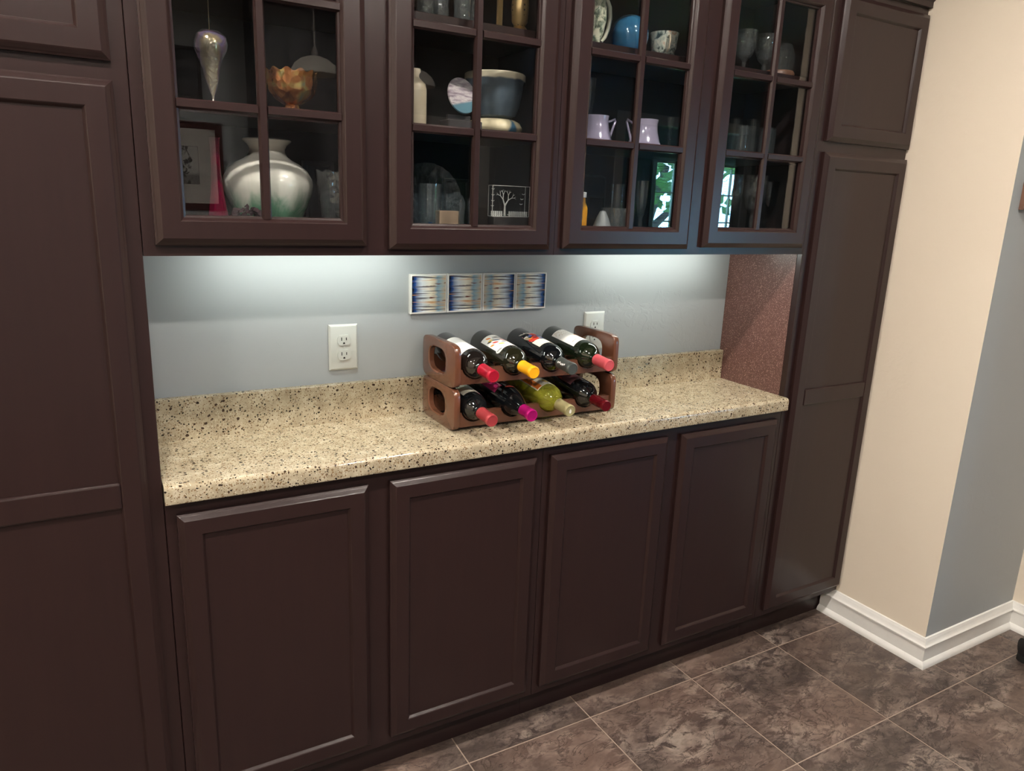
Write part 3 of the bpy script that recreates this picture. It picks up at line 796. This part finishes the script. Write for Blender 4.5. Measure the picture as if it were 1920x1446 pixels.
# --- first door, middle shelf
IRI = NT('iridescent_glass'); lw = IRI.n('ShaderNodeLayerWeight'); lw.inputs[0].default_value = .5
nz = IRI.noise(IRI.coord(), 30, 3, .5, 1.5)
cc = IRI.ramp(IRI.math('ADD', lw.outputs['Facing'], IRI.math('MULTIPLY_ADD', nz, .9, -.45)), [(0, lin(205, 196, 176)), (.25, lin(214, 190, 140)), (.42, lin(150, 140, 200)), (.6, lin(206, 160, 170)), (.8, lin(150, 190, 200)), (1, lin(220, 210, 180))])
IRI.bump(nz, .5, .01); IRIM = IRI.set(cc, .12, .55, .8)
IRI.p.inputs['Alpha'].default_value = .72
orn = thing('glass_ornament', 'iridescent teardrop glass ornament hung from a thread', 'ornament', (0, 0, 0))
wob = lambda r, z, a: (r * (1 + .08 * math.sin(3 * a + z * 60)), z)
MB().lathe([(0, .003), (.006, .004), (.007, .009), (.0025, .016), (.003, .026), (.008, .038), (.0125, .055), (.0165, .075), (.023, .095), (.0300, .112), (.0315, .124), (.028, .137), (.017, .146), (0, .148)], 36, wob=wob).build('glass_drop', IRIM, orn, SM)
MB().lathe([(0, 0), (.0045, .002), (.005, .005), (.003, .008), (0, .009)], 14, (0, 0, .160)).build('bead', CLEAR, orn, SM)
MB().tube([(0, 0, .147), (.0005, 0, .2068)], .0008, 6).build('thread', plain('thread', (190, 170, 130), .6), orn)
orn.location = (-.4745, .120, S1)
CARN = NT('carnival_glass'); nz = CARN.n('ShaderNodeTexVoronoi'); nz.inputs['Scale'].default_value = 60; CARN.l(CARN.coord(), nz.inputs[0])
cc = CARN.ramp(CARN.noise(CARN.coord(), 28, 3, .5, 1), [(.3, lin(150, 84, 52)), (.5, lin(206, 138, 82)), (.62, lin(214, 190, 120)), (.75, lin(160, 190, 180))])
CARN.bump(nz.outputs[0], .8, .004); CARNM = CARN.set(cc, .14, .65, .8)
wobf = lambda r, z, a: (r * (1 + .03 * math.sin(a * 12) * min(1, z / .06)), z + (.0035 * math.sin(a * 12) if z > .07 else 0))
one(MB().lathe([(0, .0), (.024, 0), (.026, .004), (.018, .012), (.016, .02), (.034, .03), (.047, .044), (.0515, .06), (.052, .078), (.054, .086), (.051, .086), (.048, .076), (.044, .048), (.028, .034), (0, .030)], 72, wob=wobf), 'carnival_bowl', CARNM, (-.318, .115, S1), 'ruffled orange carnival glass bowl on a small foot', 'bowl')
# --- second door, bottom
def tumbler(loc, r0, r1_, h, label, mat=CLEAR, name='glass_tumbler', seg=36, sm=SM, group=None, cat='glass'):
    return one(MB().lathe([(0, 0), (r0, 0), (r0 + .0005, .002), (r1_, h), (r1_ - .0016, h), (r0 - .0012, .008), (0, .007)], seg), name, mat, loc, label, cat, sm, group)
tumbler((-.018, .075, S0), .023, .029, .128, 'flared clear glass tumbler in front of the glass platter')
PLT = thin_glass('clear_platter', (.9, .94, .96), .09, .03, lin(190, 210, 225), .10, .8, 70)
pl = MB().lathe([(0, .004), (.060, .002), (.068, .006), (.086, .014), (.092, .018), (.091, .020), (.084, .0165), (.066, .009), (.058, .006), (0, .007)], 64, wob=lambda r, z, a: (r * (1 + (.012 * math.sin(24 * a) if r > .08 else 0)), z))
o = one(pl, 'glass_platter', PLT, (0, 0, 0), 'round clear glass platter stood on edge behind the tumbler', 'platter')
o.rotation_euler = (R(90) - .2, 0, 0); o.location = (.052, .2500, S0 + .0905)
pic('photo_frame', (.146, .262, S0), .075, .148, .010, DKFR, mk_drawing(lin(90, 96, 90), lin(40, 44, 44), 8, .55), 'small dark photo frame beside the glass platter', -.06)
one(MB().bbox(-.025, .025, -.012, .012, 0, .068, .001, 1), 'wooden_block', plain('tan_wood', (150, 126, 104), .6, var=.12), (.026, .070, S0), 'small tan wooden block in front of the glass platter', 'block', None)
def obelisk(loc, w_, h, label):
    t = thing('crystal_obelisk', label, 'obelisk')
    MB().bbox(-w_ * .8, w_ * .8, -w_ * .8, w_ * .8, 0, .008, .001, 1).build('base', CUT, t)
    p = [(w_, .0085), (w_ * .62, h * .45), (w_ * .9, h * .82), (0, h)]
    MB().lathe([(0, .0085)] + p, 4, a0=.5).build('shaft', CLEAR, t)
    t.location = loc
obelisk((.0545, .050, S0), .011, .107, 'faceted clear crystal obelisk next to the wooden block'); obelisk((.088, .066, S0), .012, .112, 'faceted clear crystal obelisk next to the etched tree block')
# etched glass block with a tree
eb = thing('etched_glass_block', 'clear glass block etched with a white tree and picket fence', 'glass block')
FROST = plain('etched_white', (224, 222, 214), .7)
MB().bbox(-.0525, .0525, 0, .022, .058, .132, .001, 1).build('glass_block', thin_glass('block_glass', (.86, .88, .9), .06, .0), eb)
MB().bbox(-.05, .05, -.006, .028, 0, .0575, .002, 1).build('stand', plain('dark_stand', (36, 32, 32), .4), eb)
mb = MB(); y = .010
def br(p, d, L, r, n):
    q = (p[0] + d[0] * L, y, p[2] + d[1] * L); mb.tube([p, q], [r, r * .65], 5)
    if n:
        for s in (-.55, .5):
            a = math.atan2(d[1], d[0]) + s + random.uniform(-.15, .15); br(q, (math.cos(a), math.sin(a)), L * .68, r * .62, n - 1)
random.seed(11)
br((-.012, y, .060), (0, 1), .024, .0034, 4)
for k in range(19):
    x = -.05 + k * .0055
    if -.020 < x < -.004: continue
    mb.box(x, x + .0035, y - .001, y + .001, .059, .071)
mb.box(-.051, -.018, y - .001, y + .001, .062, .064).box(-.004, .051, y - .001, y + .001, .062, .064)
for x, z in [(.040, .112), (.036, .100), (.034, .088), (-.046, .122), (-.046, .108), (-.046, .094), (-.047, .082)]: mb.tube([(x - .004, y, z + .002), (x, y, z), (x + .004, y, z + .002)], .0008, 4)
for z in (.0585, .1315):
    for yy in (.0005, .0215): mb.tube([(-.052, yy, z), (.052, yy, z)], .0006, 4)
for x in (-.052, .052):
    for yy in (.0005, .0215): mb.tube([(x, yy, .0585), (x, yy, .1315)], .0006, 4)
mb.build('etched_tree', FROST, eb); eb.location = (.195, .062, S0)
pic('picture_frame', (.322, .262, S0), .100, .200, .016, DKFR, mk_drawing(lin(52, 54, 62), lin(16, 16, 20), 3, .6), 'black framed picture behind the etched glass block', -.05)
one(MB().lathe([(0, 0), (.009, 0), (.010, .014), (.006, .026), (.004, .036), (.005, .042), (0, .042)], 20), 'ink_bottle', plain('blue_dark_glass', (30, 60, 96), .1), (-.030, .040, S0), 'tiny dark blue bottle in front of the tumbler', 'bottle')
# --- second door, middle shelf
CREAMC = plain('cream_ceramic', (206, 192, 166), .3, var=.06, vs=20)
one(MB().lathe([(0, 0), (.024, 0), (.0255, .004), (.0255, .078), (.023, .090), (.013, .099), (.0085, .104), (.0085, .110), (.012, .116), (.011, .122), (.007, .122), (.006, .108), (0, .105)], 36), 'ceramic_bottle', CREAMC, (-.044, .10, S1), 'tall cream ceramic bottle vase', 'vase')
DISC = NT('brushed_disc_glaze'); co = DISC.coord()
st = DISC.noise(DISC.mapping(co, (34, 140, 30), rot=(0, 0, .75)), 1.0, 4, .6); sp = DISC.n('ShaderNodeSeparateXYZ'); DISC.l(co, sp.inputs[0])
cz = DISC.ramp(st, [(.35, lin(120, 104, 116)), (.5, lin(176, 164, 170)), (.6, lin(206, 198, 198)), (.7, lin(140, 122, 130))])
DISCM = DISC.set(DISC.mix(DISC.ramp(DISC.math('MULTIPLY_ADD', sp.outputs[0], 4.0, DISC.math('MULTIPLY', sp.outputs[1], -16)), [(.22, (0, 0, 0)), (.30, (1, 1, 1))]), cz, lin(92, 130, 146)), .3)
ds = thing('pottery_disc', 'round brushed blue and mauve pottery disc on a dark stand', 'pottery')
pd = MB().lathe([(0, 0), (.038, 0), (.041, .003), (.040, .006), (0, .007)], 48).build('disc', DISCM, ds, SM)
pd.rotation_euler = (R(90) - .22, 0, .2); pd.location = (0, .006, .072)
MB().bbox(-.040, .046, -.016, .040, 0, .018, .002, 1).bbox(-.030, .030, .014, .024, .018, .031, .001, 1).build('stand', plain('dark_wood_stand', (44, 38, 40), .5), ds)
ds.location = (.062, .075, S1)
CR = NT('crock_glaze'); co = CR.coord(); sp = CR.n('ShaderNodeSeparateXYZ'); CR.l(co, sp.inputs[0]); nz = CR.noise(co, 24, 4)
cz = CR.mix(CR.ramp(CR.math('MULTIPLY_ADD', nz, .012, sp.outputs[2]), [(.0905, (0, 0, 0)), (.0925, (1, 1, 1))]), CR.ramp(nz, [(.3, lin(64, 76, 88)), (.7, lin(96, 110, 122))]), lin(214, 206, 182))
one(MB().lathe([(0, 0), (.046, 0), (.054, .004), (.063, .03), (.069, .055), (.072, .080), (.0745, .086), (.0745, .100), (.072, .102), (.068, .096), (.063, .05), (.05, .012), (0, .010)], 48), 'stoneware_crock', CR.set(cz, .25), (.180, .137, S1 + .0364), 'blue-grey stoneware crock with cream rim stacked on the upturned bowl', 'crock')
BW = NT('cream_bowl_glaze'); co = BW.coord(); sp = BW.n('ShaderNodeSeparateXYZ'); BW.l(co, sp.inputs[0])
g = BW.math('ADD', BW.math('ABSOLUTE', BW.math('SUBTRACT', sp.outputs[0], .018)), BW.math('MULTIPLY', sp.outputs[2], .45))
cz = BW.mix(BW.ramp(g, [(.014, (1, 1, 1)), (.0175, (0, 0, 0))]), lin(224, 212, 178), lin(66, 110, 140))
one(MB().lathe([(.058, 0), (.066, .003), (.0705, .010), (.070, .016), (.064, .026), (.052, .032), (.04, .034), (0, .036)], 56), 'shallow_bowl', BW.set(cz, .15), (.178, .133, S1), 'upturned cream bowl with a blue glaze drip under the crock', 'bowl')
wb = MB()
for k in range(5):
    z = .004 + k * .022; wb.tube([(-.045, -.03, z), (.045, -.03, z), (.045, .05, z), (-.045, .05, z), (-.045, -.03, z)], .0013, 5)
for k in range(8):
    x = -.045 + k * .09 / 7; wb.tube([(x, -.03, .004), (x, -.03, .092)], .0012, 5); wb.tube([(x, .05, .004), (x, .05, .092)], .0012, 5); wb.tube([(x, -.03, .004), (x, .05, .004)], .0012, 5)
one(wb, 'wire_basket', plain('dark_wire', (50, 44, 44), .4, .7), (.318, .205, S1), 'dark wire grid basket beside the crock', 'basket', None)
# --- second door, top shelf
def goblet_profile(r, h, stem):
    return [(0, 0), (r * .8, 0), (r * .78, .003), (.006, .008), (.0045, stem * .5), (.007, stem * .75), (.005, stem), (r * .55, stem + .012), (r * .9, stem + (h - stem) * .45), (r, h), (r - .0018, h), (r * .86, stem + (h - stem) * .45), (r * .5, stem + .018), (0, stem + .014)]
for k, (x, y) in enumerate([(-.020, .10), (.024, .12), (.070, .10), (.114, .13)]):
    one(MB().lathe([(0, 0), (.019, 0), (.020, .003), (.020, .04), (.022, .085), (.0205, .085), (.018, .012), (0, .01)], 14), 'crystal_tumbler', CUT, (x, y, S2), 'cut crystal tumbler on the top shelf left of the pierced brass pieces', 'glass', R(10), 'cut crystal tumblers in a row on the top shelf')
BRASS = plain('aged_brass', (176, 146, 96), .3, .8, var=.15, vs=40)
BR2 = NT('pierced_brass'); co = BR2.coord(); v = BR2.n('ShaderNodeTexVoronoi'); v.inputs['Scale'].default_value = 90; v.inputs['Randomness'].default_value = .0; BR2.l(co, v.inputs[0])
cz = BR2.mix(BR2.ramp(v.outputs[0], [(.22, (1, 1, 1)), (.27, (0, 0, 0))]), lin(184, 156, 108), lin(20, 16, 12)); BRP = BR2.set(cz, .3, .7)
ln = thing('brass_lantern', 'pierced brass candle lantern with a flared foot', 'lantern')
MB().lathe([(0, 0), (.034, 0), (.033, .004), (.020, .012), (.014, .02), (.0, .02)], 36).build('foot', BRASS, ln, SM)
MB().lathe([(.013, .0205), (.019, .03), (.021, .06), (.019, .10), (.022, .125), (.012, .15), (0, .152)], 36).build('shade', BRP, ln, SM)
ln.location = (.222, .10, S2)
bs = thing('brass_stand', 'slim pierced brass upright holder beside the lantern', 'holder')
MB().bbox(-.012, .012, -.010, .010, 0, .004, .001, 1).build('foot', BRASS, bs); MB().bbox(-.008, .008, -.003, .003, .004, .13, .002, 1).build('upright', BRP, bs); bs.location = (.178, .12, S2)
# --- third door, bottom
rk = MB()
def arch(x0, x1, z1, y): return [(x0, y, 0.002), (x0, y, z1 - .015), (x0 + .004, y, z1 - .004), (x0 + .015, y, z1), (x1 - .015, y, z1), (x1 - .004, y, z1 - .004), (x1, y, z1 - .015), (x1, y, .002)]
rk.tube(arch(-.065, .042, .176, .03), .0025, 6).tube(arch(-.065, .042, .060, -.03), .0025, 6)
for z in (.058, .118): rk.tube([(-.065, .03, z), (.042, .03, z)], .002, 6)
rk.tube([(-.012, .03, .058), (-.012, .03, .118)], .002, 6)
for x in (-.065, .042): rk.tube([(x, -.03, .004), (x, .03, .004)], .0025, 6)
one(rk, 'wire_rack', plain('black_wire', (28, 28, 30), .4, .6), (.553, .205, S0), 'black wire display rack with an arched top', 'rack', SM)
ab = thing('amber_bottle', 'small bottle of amber liquid with a pale cap beside the wire rack', 'bottle')
MB().lathe([(0, 0), (.011, 0), (.012, .003), (.012, .085), (.006, .100), (.005, .112), (0, .112)], 20).build('bottle_body', plain('amber_liquid', (214, 150, 40), .1), ab, SM); MB().lathe([(0, .1125), (.007, .1125), (.007, .126), (0, .127)], 16).build('cap', PAP, ab, SM); ab.location = (.447, .112, S0)
one(MB().lathe([(0, 0), (.036, 0), (.036, .004), (.028, .03), (.016, .062), (.008, .078), (0, .081)], 40), 'ceramic_cone', plain('grey_ceramic', (120, 124, 126), .4), (.482, .070, S0), 'grey rounded ceramic cone in front of the wire rack', 'ornament')
for x, y in ((.556, .10), (.600, .115), (.566, .158)):
    one(MB().lathe([(0, 0), (.019, 0), (.020, .004), (.0205, .03), (.022, .088), (.0205, .088), (.0185, .014), (0, .012)], 12), 'cut_glass', CUT, (x, y, S0), 'short cut crystal glass at the foot of the wire rack', 'glass', R(8), 'short cut crystal glasses by the wire rack')
def stem(loc, r, h, st_, label, mat=CLEAR, name='wine_glass', group=None, seg=36, sm=SM):
    return one(MB().lathe(goblet_profile(r, h, st_), seg), name, mat, loc, label, 'glass', sm, group)
stem((.652, .12, S0), .018, .165, .06, 'slim champagne flute on the bottom shelf beside the cut crystal glasses', CLEAR, 'champagne_flute')
tumbler((.634, .21, S0), .020, .022, .155, 'tall plain highball glass behind the cut crystal glasses', name='highball_glass')
# --- third door, middle shelf
LIL = plain('lilac_lustre', (168, 160, 186), .14, .15, .7, .6, var=.06)
def pitcher(loc, s, flip, label):
    t = thing('lustre_pitcher', label, 'pitcher')
    MB().lathe([(0, 0), (.048 * s, 0), (.050 * s, .003), (.044 * s, .012 * s), (.036 * s, .04 * s), (.033 * s, .06 * s), (.035 * s, .072 * s), (.032 * s, .072 * s), (.03 * s, .058 * s), (.04 * s, .012), (0, .010)], 44,
               wob=lambda r, z, a: (r * (1 + (.22 * max(0, math.cos(a if flip < 0 else a - PI)) ** 8 if z > .055 * s else 0)), z)).build('pitcher_body', LIL, t, SM)
    f = flip
    MB().tube([(f * .036 * s, 0, .058 * s), (f * .050 * s, 0, .062 * s), (f * .064 * s, 0, .068 * s), (f * .066 * s, 0, .062 * s), (f * .058 * s, 0, .042 * s), (f * .050 * s, 0, .022 * s), (f * .044 * s, 0, .008 * s)], [.0035, .003, .003, .003, .003, .0035, .004], 8).build('handle', LIL, t, SM)
    t.location = loc
pitcher((.476, .115, S1), .93, 1, 'small lilac lustre creamer with its handle toward the larger pitcher'); pitcher((.640, .115, S1), .98, -1, 'wide lilac lustre pitcher with its handle toward the smaller creamer')
stem((.508, .20, S1), .017, .172, .07, 'slim champagne flute behind the lilac creamer', CLEAR, 'champagne_flute')
one(MB().lathe([(0, 0), (.018, 0), (.017, .004), (.006, .012), (.004, .03), (.007, .042), (.004, .055), (.009, .068), (.011, .088), (.009, .088), (.006, .070), (0, .068)], 24), 'glass_candlestick', CUT, (.752, .14, S1), 'clear glass candlestick beside the wide lilac pitcher', 'candlestick')
tumbler((.705, .235, S1), .019, .021, .085, 'plain clear tumbler at the back behind the wide lilac pitcher')
# --- third door, top shelf
JG = NT('green_white_majolica'); v = JG.noise(JG.coord(), 55, 4, .6, 1); cz = JG.ramp(v, [(.40, lin(60, 74, 62)), (.48, lin(150, 158, 136)), (.58, lin(216, 212, 190))], 'LINEAR'); JGM = JG.set(cz, .2)
CUPM = NT('painted_cup'); v = CUPM.noise(CUPM.coord(), 42, 4, .6, 1.2); CUPMM = CUPM.set(CUPM.ramp(v, [(.38, lin(52, 70, 74)), (.46, lin(176, 186, 178)), (.58, lin(222, 220, 206)), (.68, lin(190, 140, 110))]), .15)
jg = thing('figural_jug', 'white and green figural jug with a tall curved handle', 'jug')
MB().lathe([(0, 0), (.016, 0), (.018, .008), (.015, .020), (.022, .036), (.029, .07), (.027, .105), (.020, .14), (.023, .165), (.020, .165), (.016, .14), (0, .135)], 32).build('jug_body', JGM, jg, SM)
MB().tube([(.020, 0, .125), (.034, 0, .120), (.043, 0, .105), (.046, 0, .080), (.042, 0, .055), (.033, 0, .034), (.022, 0, .022)], [.004, .0055, .006, .006, .0055, .005, .004], 10).build('handle', plain('cream_glaze', (206, 204, 184), .25), jg, SM)
jg.location = (.452, .115, S2)
BLG = thin_glass('blue_glass', (.14, .36, .56), .08, .02, lin(70, 146, 196), .4)
one(MB().lathe([(0, 0), (.020, 0), (.034, .007), (.045, .022), (.050, .045), (.0495, .058), (.043, .078), (.030, .092), (.014, .0985), (0, .0995)], 40), 'glass_globe', BLG, (.568, .120, S2), 'blue frosted glass globe paperweight', 'paperweight')
cp_ = thing('painted_cup', 'small white cup painted with green leaves and figures', 'cup')
MB().lathe([(0, 0), (.024, 0), (.028, .004), (.034, .03), (.0375, .062), (.039, .069), (.037, .069), (.033, .04), (.024, .008), (0, .007)], 40).build('cup_body', CUPMM, cp_, SM)
MB().tube([(-.034, .0, .055), (-.046, 0, .056), (-.050, 0, .042), (-.044, 0, .026), (-.032, 0, .020)], .0026, 8).build('handle', CREAMC, cp_, SM); cp_.location = (.682, .115, S2); cp_.rotation_euler = (0, 0, 1.2)
# --- fourth door, bottom
for x, y in ((1.080, .105), (1.010, .135)):
    one(MB().lathe(goblet_profile(.038, .200, .085), 18), 'crystal_goblet', CUT, (x, y, S0), 'tall cut crystal goblet on the bottom shelf beside the smoky glass', 'goblet', R(10), 'tall cut crystal goblets on the bottom shelf')
stem((1.152, .118, S0), .034, .185, .07, 'dark smoky stemmed wine glass on the bottom shelf', SMOKE)
# --- fourth door, middle shelf
for x, y, h in ((.995, .10, .082), (1.046, .135, .085), (1.094, .10, .085), (1.145, .13, .088), (1.073, .205, .118), (1.150, .205, .120), (1.010, .215, .120)):
    if h < .1: tumbler((x, y, S1), .0185, .0195, h, 'short straight clear tumbler on the middle shelf beside the pantry', group='short straight tumblers')
    else: tumbler((x, y, S1), .0195, .0205, h, 'tall straight clear tumbler at the back of the middle shelf', group='tall straight tumblers', name='highball_glass')
# --- fourth door, top shelf
for x, y in ((.972, .10), (1.054, .10), (1.046, .19)):
    one(MB().lathe(goblet_profile(.032, .112, .030), 16), 'crystal_goblet', CUT, (x, y, S2), 'short cut crystal goblet on the top shelf beside the crystal dome', 'goblet', R(10), 'short cut crystal goblets on the top shelf')
cdm = thing('crystal_dome', 'cut crystal dome on a round wooden base', 'dome')
MB().lathe([(0, 0), (.046, 0), (.048, .004), (.048, .018), (.044, .024), (0, .024)], 40).build('wooden_base', plain('brown_wood', (104, 72, 56), .45, var=.15), cdm, SM)
MB().lathe([(.043, .0245), (.045, .05), (.043, .075), (.034, .098), (.018, .108), (0, .110)], 20).build('dome', CUT, cdm, R(12)); cdm.location = (1.150 - .012, .12, S2)

# ================================================================== ROOM LAMPS AND THE REST OF THE ROOM
LAMP = emit('warm_lamp', (1.0, .92, .83), CEIL)
def can_light(x, y, where, label, mat, r=.062):
    t = thing('recessed_light_%s_offscreen' % where, label, 'ceiling light', (x, y, H - .012), 'recessed ceiling lights')
    MB().lathe([(r, H - .010), (r + .022, H - .010), (r + .026, H - .0005), (r, H - .0005), (r, H - .010)], 32, (x, y, 0), caps=False).build('trim_ring', WHITE, t, SM)
    MB().lathe([(0, H - .004), (r - .002, H - .004), (r - .002, H - .002), (0, H - .002)], 32, (x, y, 0)).build('lens_%s_offscreen' % where, mat, t)
for x, y, where in ((-2.2, -.9, 'left'), (-.8, -.9, 'middle'), (.6, -.9, 'right'), (-2.2, -2.3, 'rear_left'), (-.8, -2.3, 'rear_middle'), (.6, -2.3, 'rear_right')):
    can_light(x, y, where, 'round recessed ceiling light with a white trim ring', LAMP)
SHADEM = plain('opal_shade', (226, 222, 214), .4)
STEEL = plain('brushed_steel', (190, 186, 180), .25, .9)
for x, z in ((.531, 2.165), (1.140, 2.165)):
    t = thing('pendant_lamp', 'white opal dome pendant lamp on a steel rod', 'pendant lamp', (x, -3.0, z), 'pendant lamps over the island')
    MB().lathe([(.135, z), (.132, z + .025), (.115, z + .055), (.08, z + .082), (.04, z + .096), (.018, z + .098), (.018, z + .094), (.078, z + .078), (.112, z + .052), (.130, z + .002), (.135, z)], 44, (x, -3, 0), caps=False).build('lamp_shade', SHADEM, t, SM)
    MB().lathe([(0, z + .098), (.022, z + .098), (.020, z + .125), (.008, z + .15), (0, z + .15)], 20, (x, -3, 0)).build('cap', STEEL, t, SM)
    MB().tube([(x, -3, z + .15), (x, -3, H - .02)], .005, 8).build('rod', STEEL, t); MB().lathe([(0, H - .02), (.05, H - .02), (.05, H - .0005), (0, H - .0005)], 24, (x, -3, 0)).build('canopy', STEEL, t, SM)
o = pic('picture_frame', (-.095, -3.985, 1.357), .51, .573, .045, MAHOG, mk_drawing(lin(190, 188, 184), lin(22, 20, 22), 5, .60), 'mahogany framed tree drawing with wide pale mat on the opposite wall', 0, .115, PI)
o = pic('photo_frame', (-.150, -3.985, 2.071), .40, .320, .022, DKFR, mk_drawing(lin(26, 29, 36), lin(6, 6, 8), 4, .56), 'dark framed photograph of a house and trees high on the opposite wall', 0, 0, PI)
# dark cabinet-shaped block added on the opposite wall to darken the door reflections
t = thing('dark_reflection_block', 'tall dark grey block added on the opposite wall for its dark reflection', 'cabinet', (.92, -3.7, 0))
KG = plain('dark_grey_paint', (70, 68, 70), .5)
MB().box(.335, 1.36, -3.999, -3.50, 0, H - .001).build('carcass', KG, t)
for a, b in ((.345, .845), (.855, 1.35)): MB().bbox(a, b, -3.4995, -3.48, .1, 2.70, .004, 1).build('cabinet_door', KG, t)
# picture on the grey wall beyond the corner, just entering the frame
t = thing('wall_picture', 'small framed picture on the grey wall past the corner', 'picture', (1.745, YW, 1.50))
MB().rings(1.697, 1.867, 1.53, 1.61, [(0, YW - .001), (0, YW - .014), (.012, YW - .016), (.014, YW - .008)], True, True).build('frame', plain('brown_frame', (110, 80, 66), .4), t)
# black shoe on the floor
sh = thing('shoe', 'black shoe on the slate floor near the grey wall corner', 'shoe')
SHO = plain('black_shoe_fabric', (16, 15, 17), .5, var=.2, vs=50)
def shoe_ring(s, z0, z1, k):
    # s along the shoe 0..1
    return s
L = .27; v = []; f = []; NS = 14; NR = 16
for i in range(NS):
    s = i / (NS - 1); x = s * L
    wd = .046 * (math.sin(PI * min(1, .08 + s * .92)) ** .45) * (1.0 - .18 * abs(s - .35)); top = .085 - .035 * s ** 1.5 if s > .0 else .085
    if s > .85: top *= 1 - (s - .85) * 2.2
    for k in range(NR):
        a = 2 * PI * k / NR; yy = wd * math.copysign(abs(math.cos(a)) ** .7, math.cos(a)); zz = .018 + (top - .018) * (.5 + .5 * math.sin(a)) ** .8
        v.append((x, yy, zz))
for i in range(NS - 1):
    for k in range(NR): f.append((i * NR + k, i * NR + (k + 1) % NR, (i + 1) * NR + (k + 1) % NR, (i + 1) * NR + k))
f.append(tuple(range(NR))); f.append(tuple((NS - 1) * NR + k for k in range(NR)))
obj('upper', v, f, SHO, sh, SM)
so = []
for k in range(28):
    a = 2 * PI * k / 28; so.append((L / 2 + (L / 2 + .006) * math.cos(a), .046 * math.copysign(abs(math.sin(a)) ** .8, math.sin(a))))
MB().prism(so, 0, .022, 'z').build('sole', plain('black_rubber', (12, 12, 12), .7), sh, SM)
sh.location = (1.995, -.500, 0.0005); sh.rotation_euler = (0, 0, R(-24))
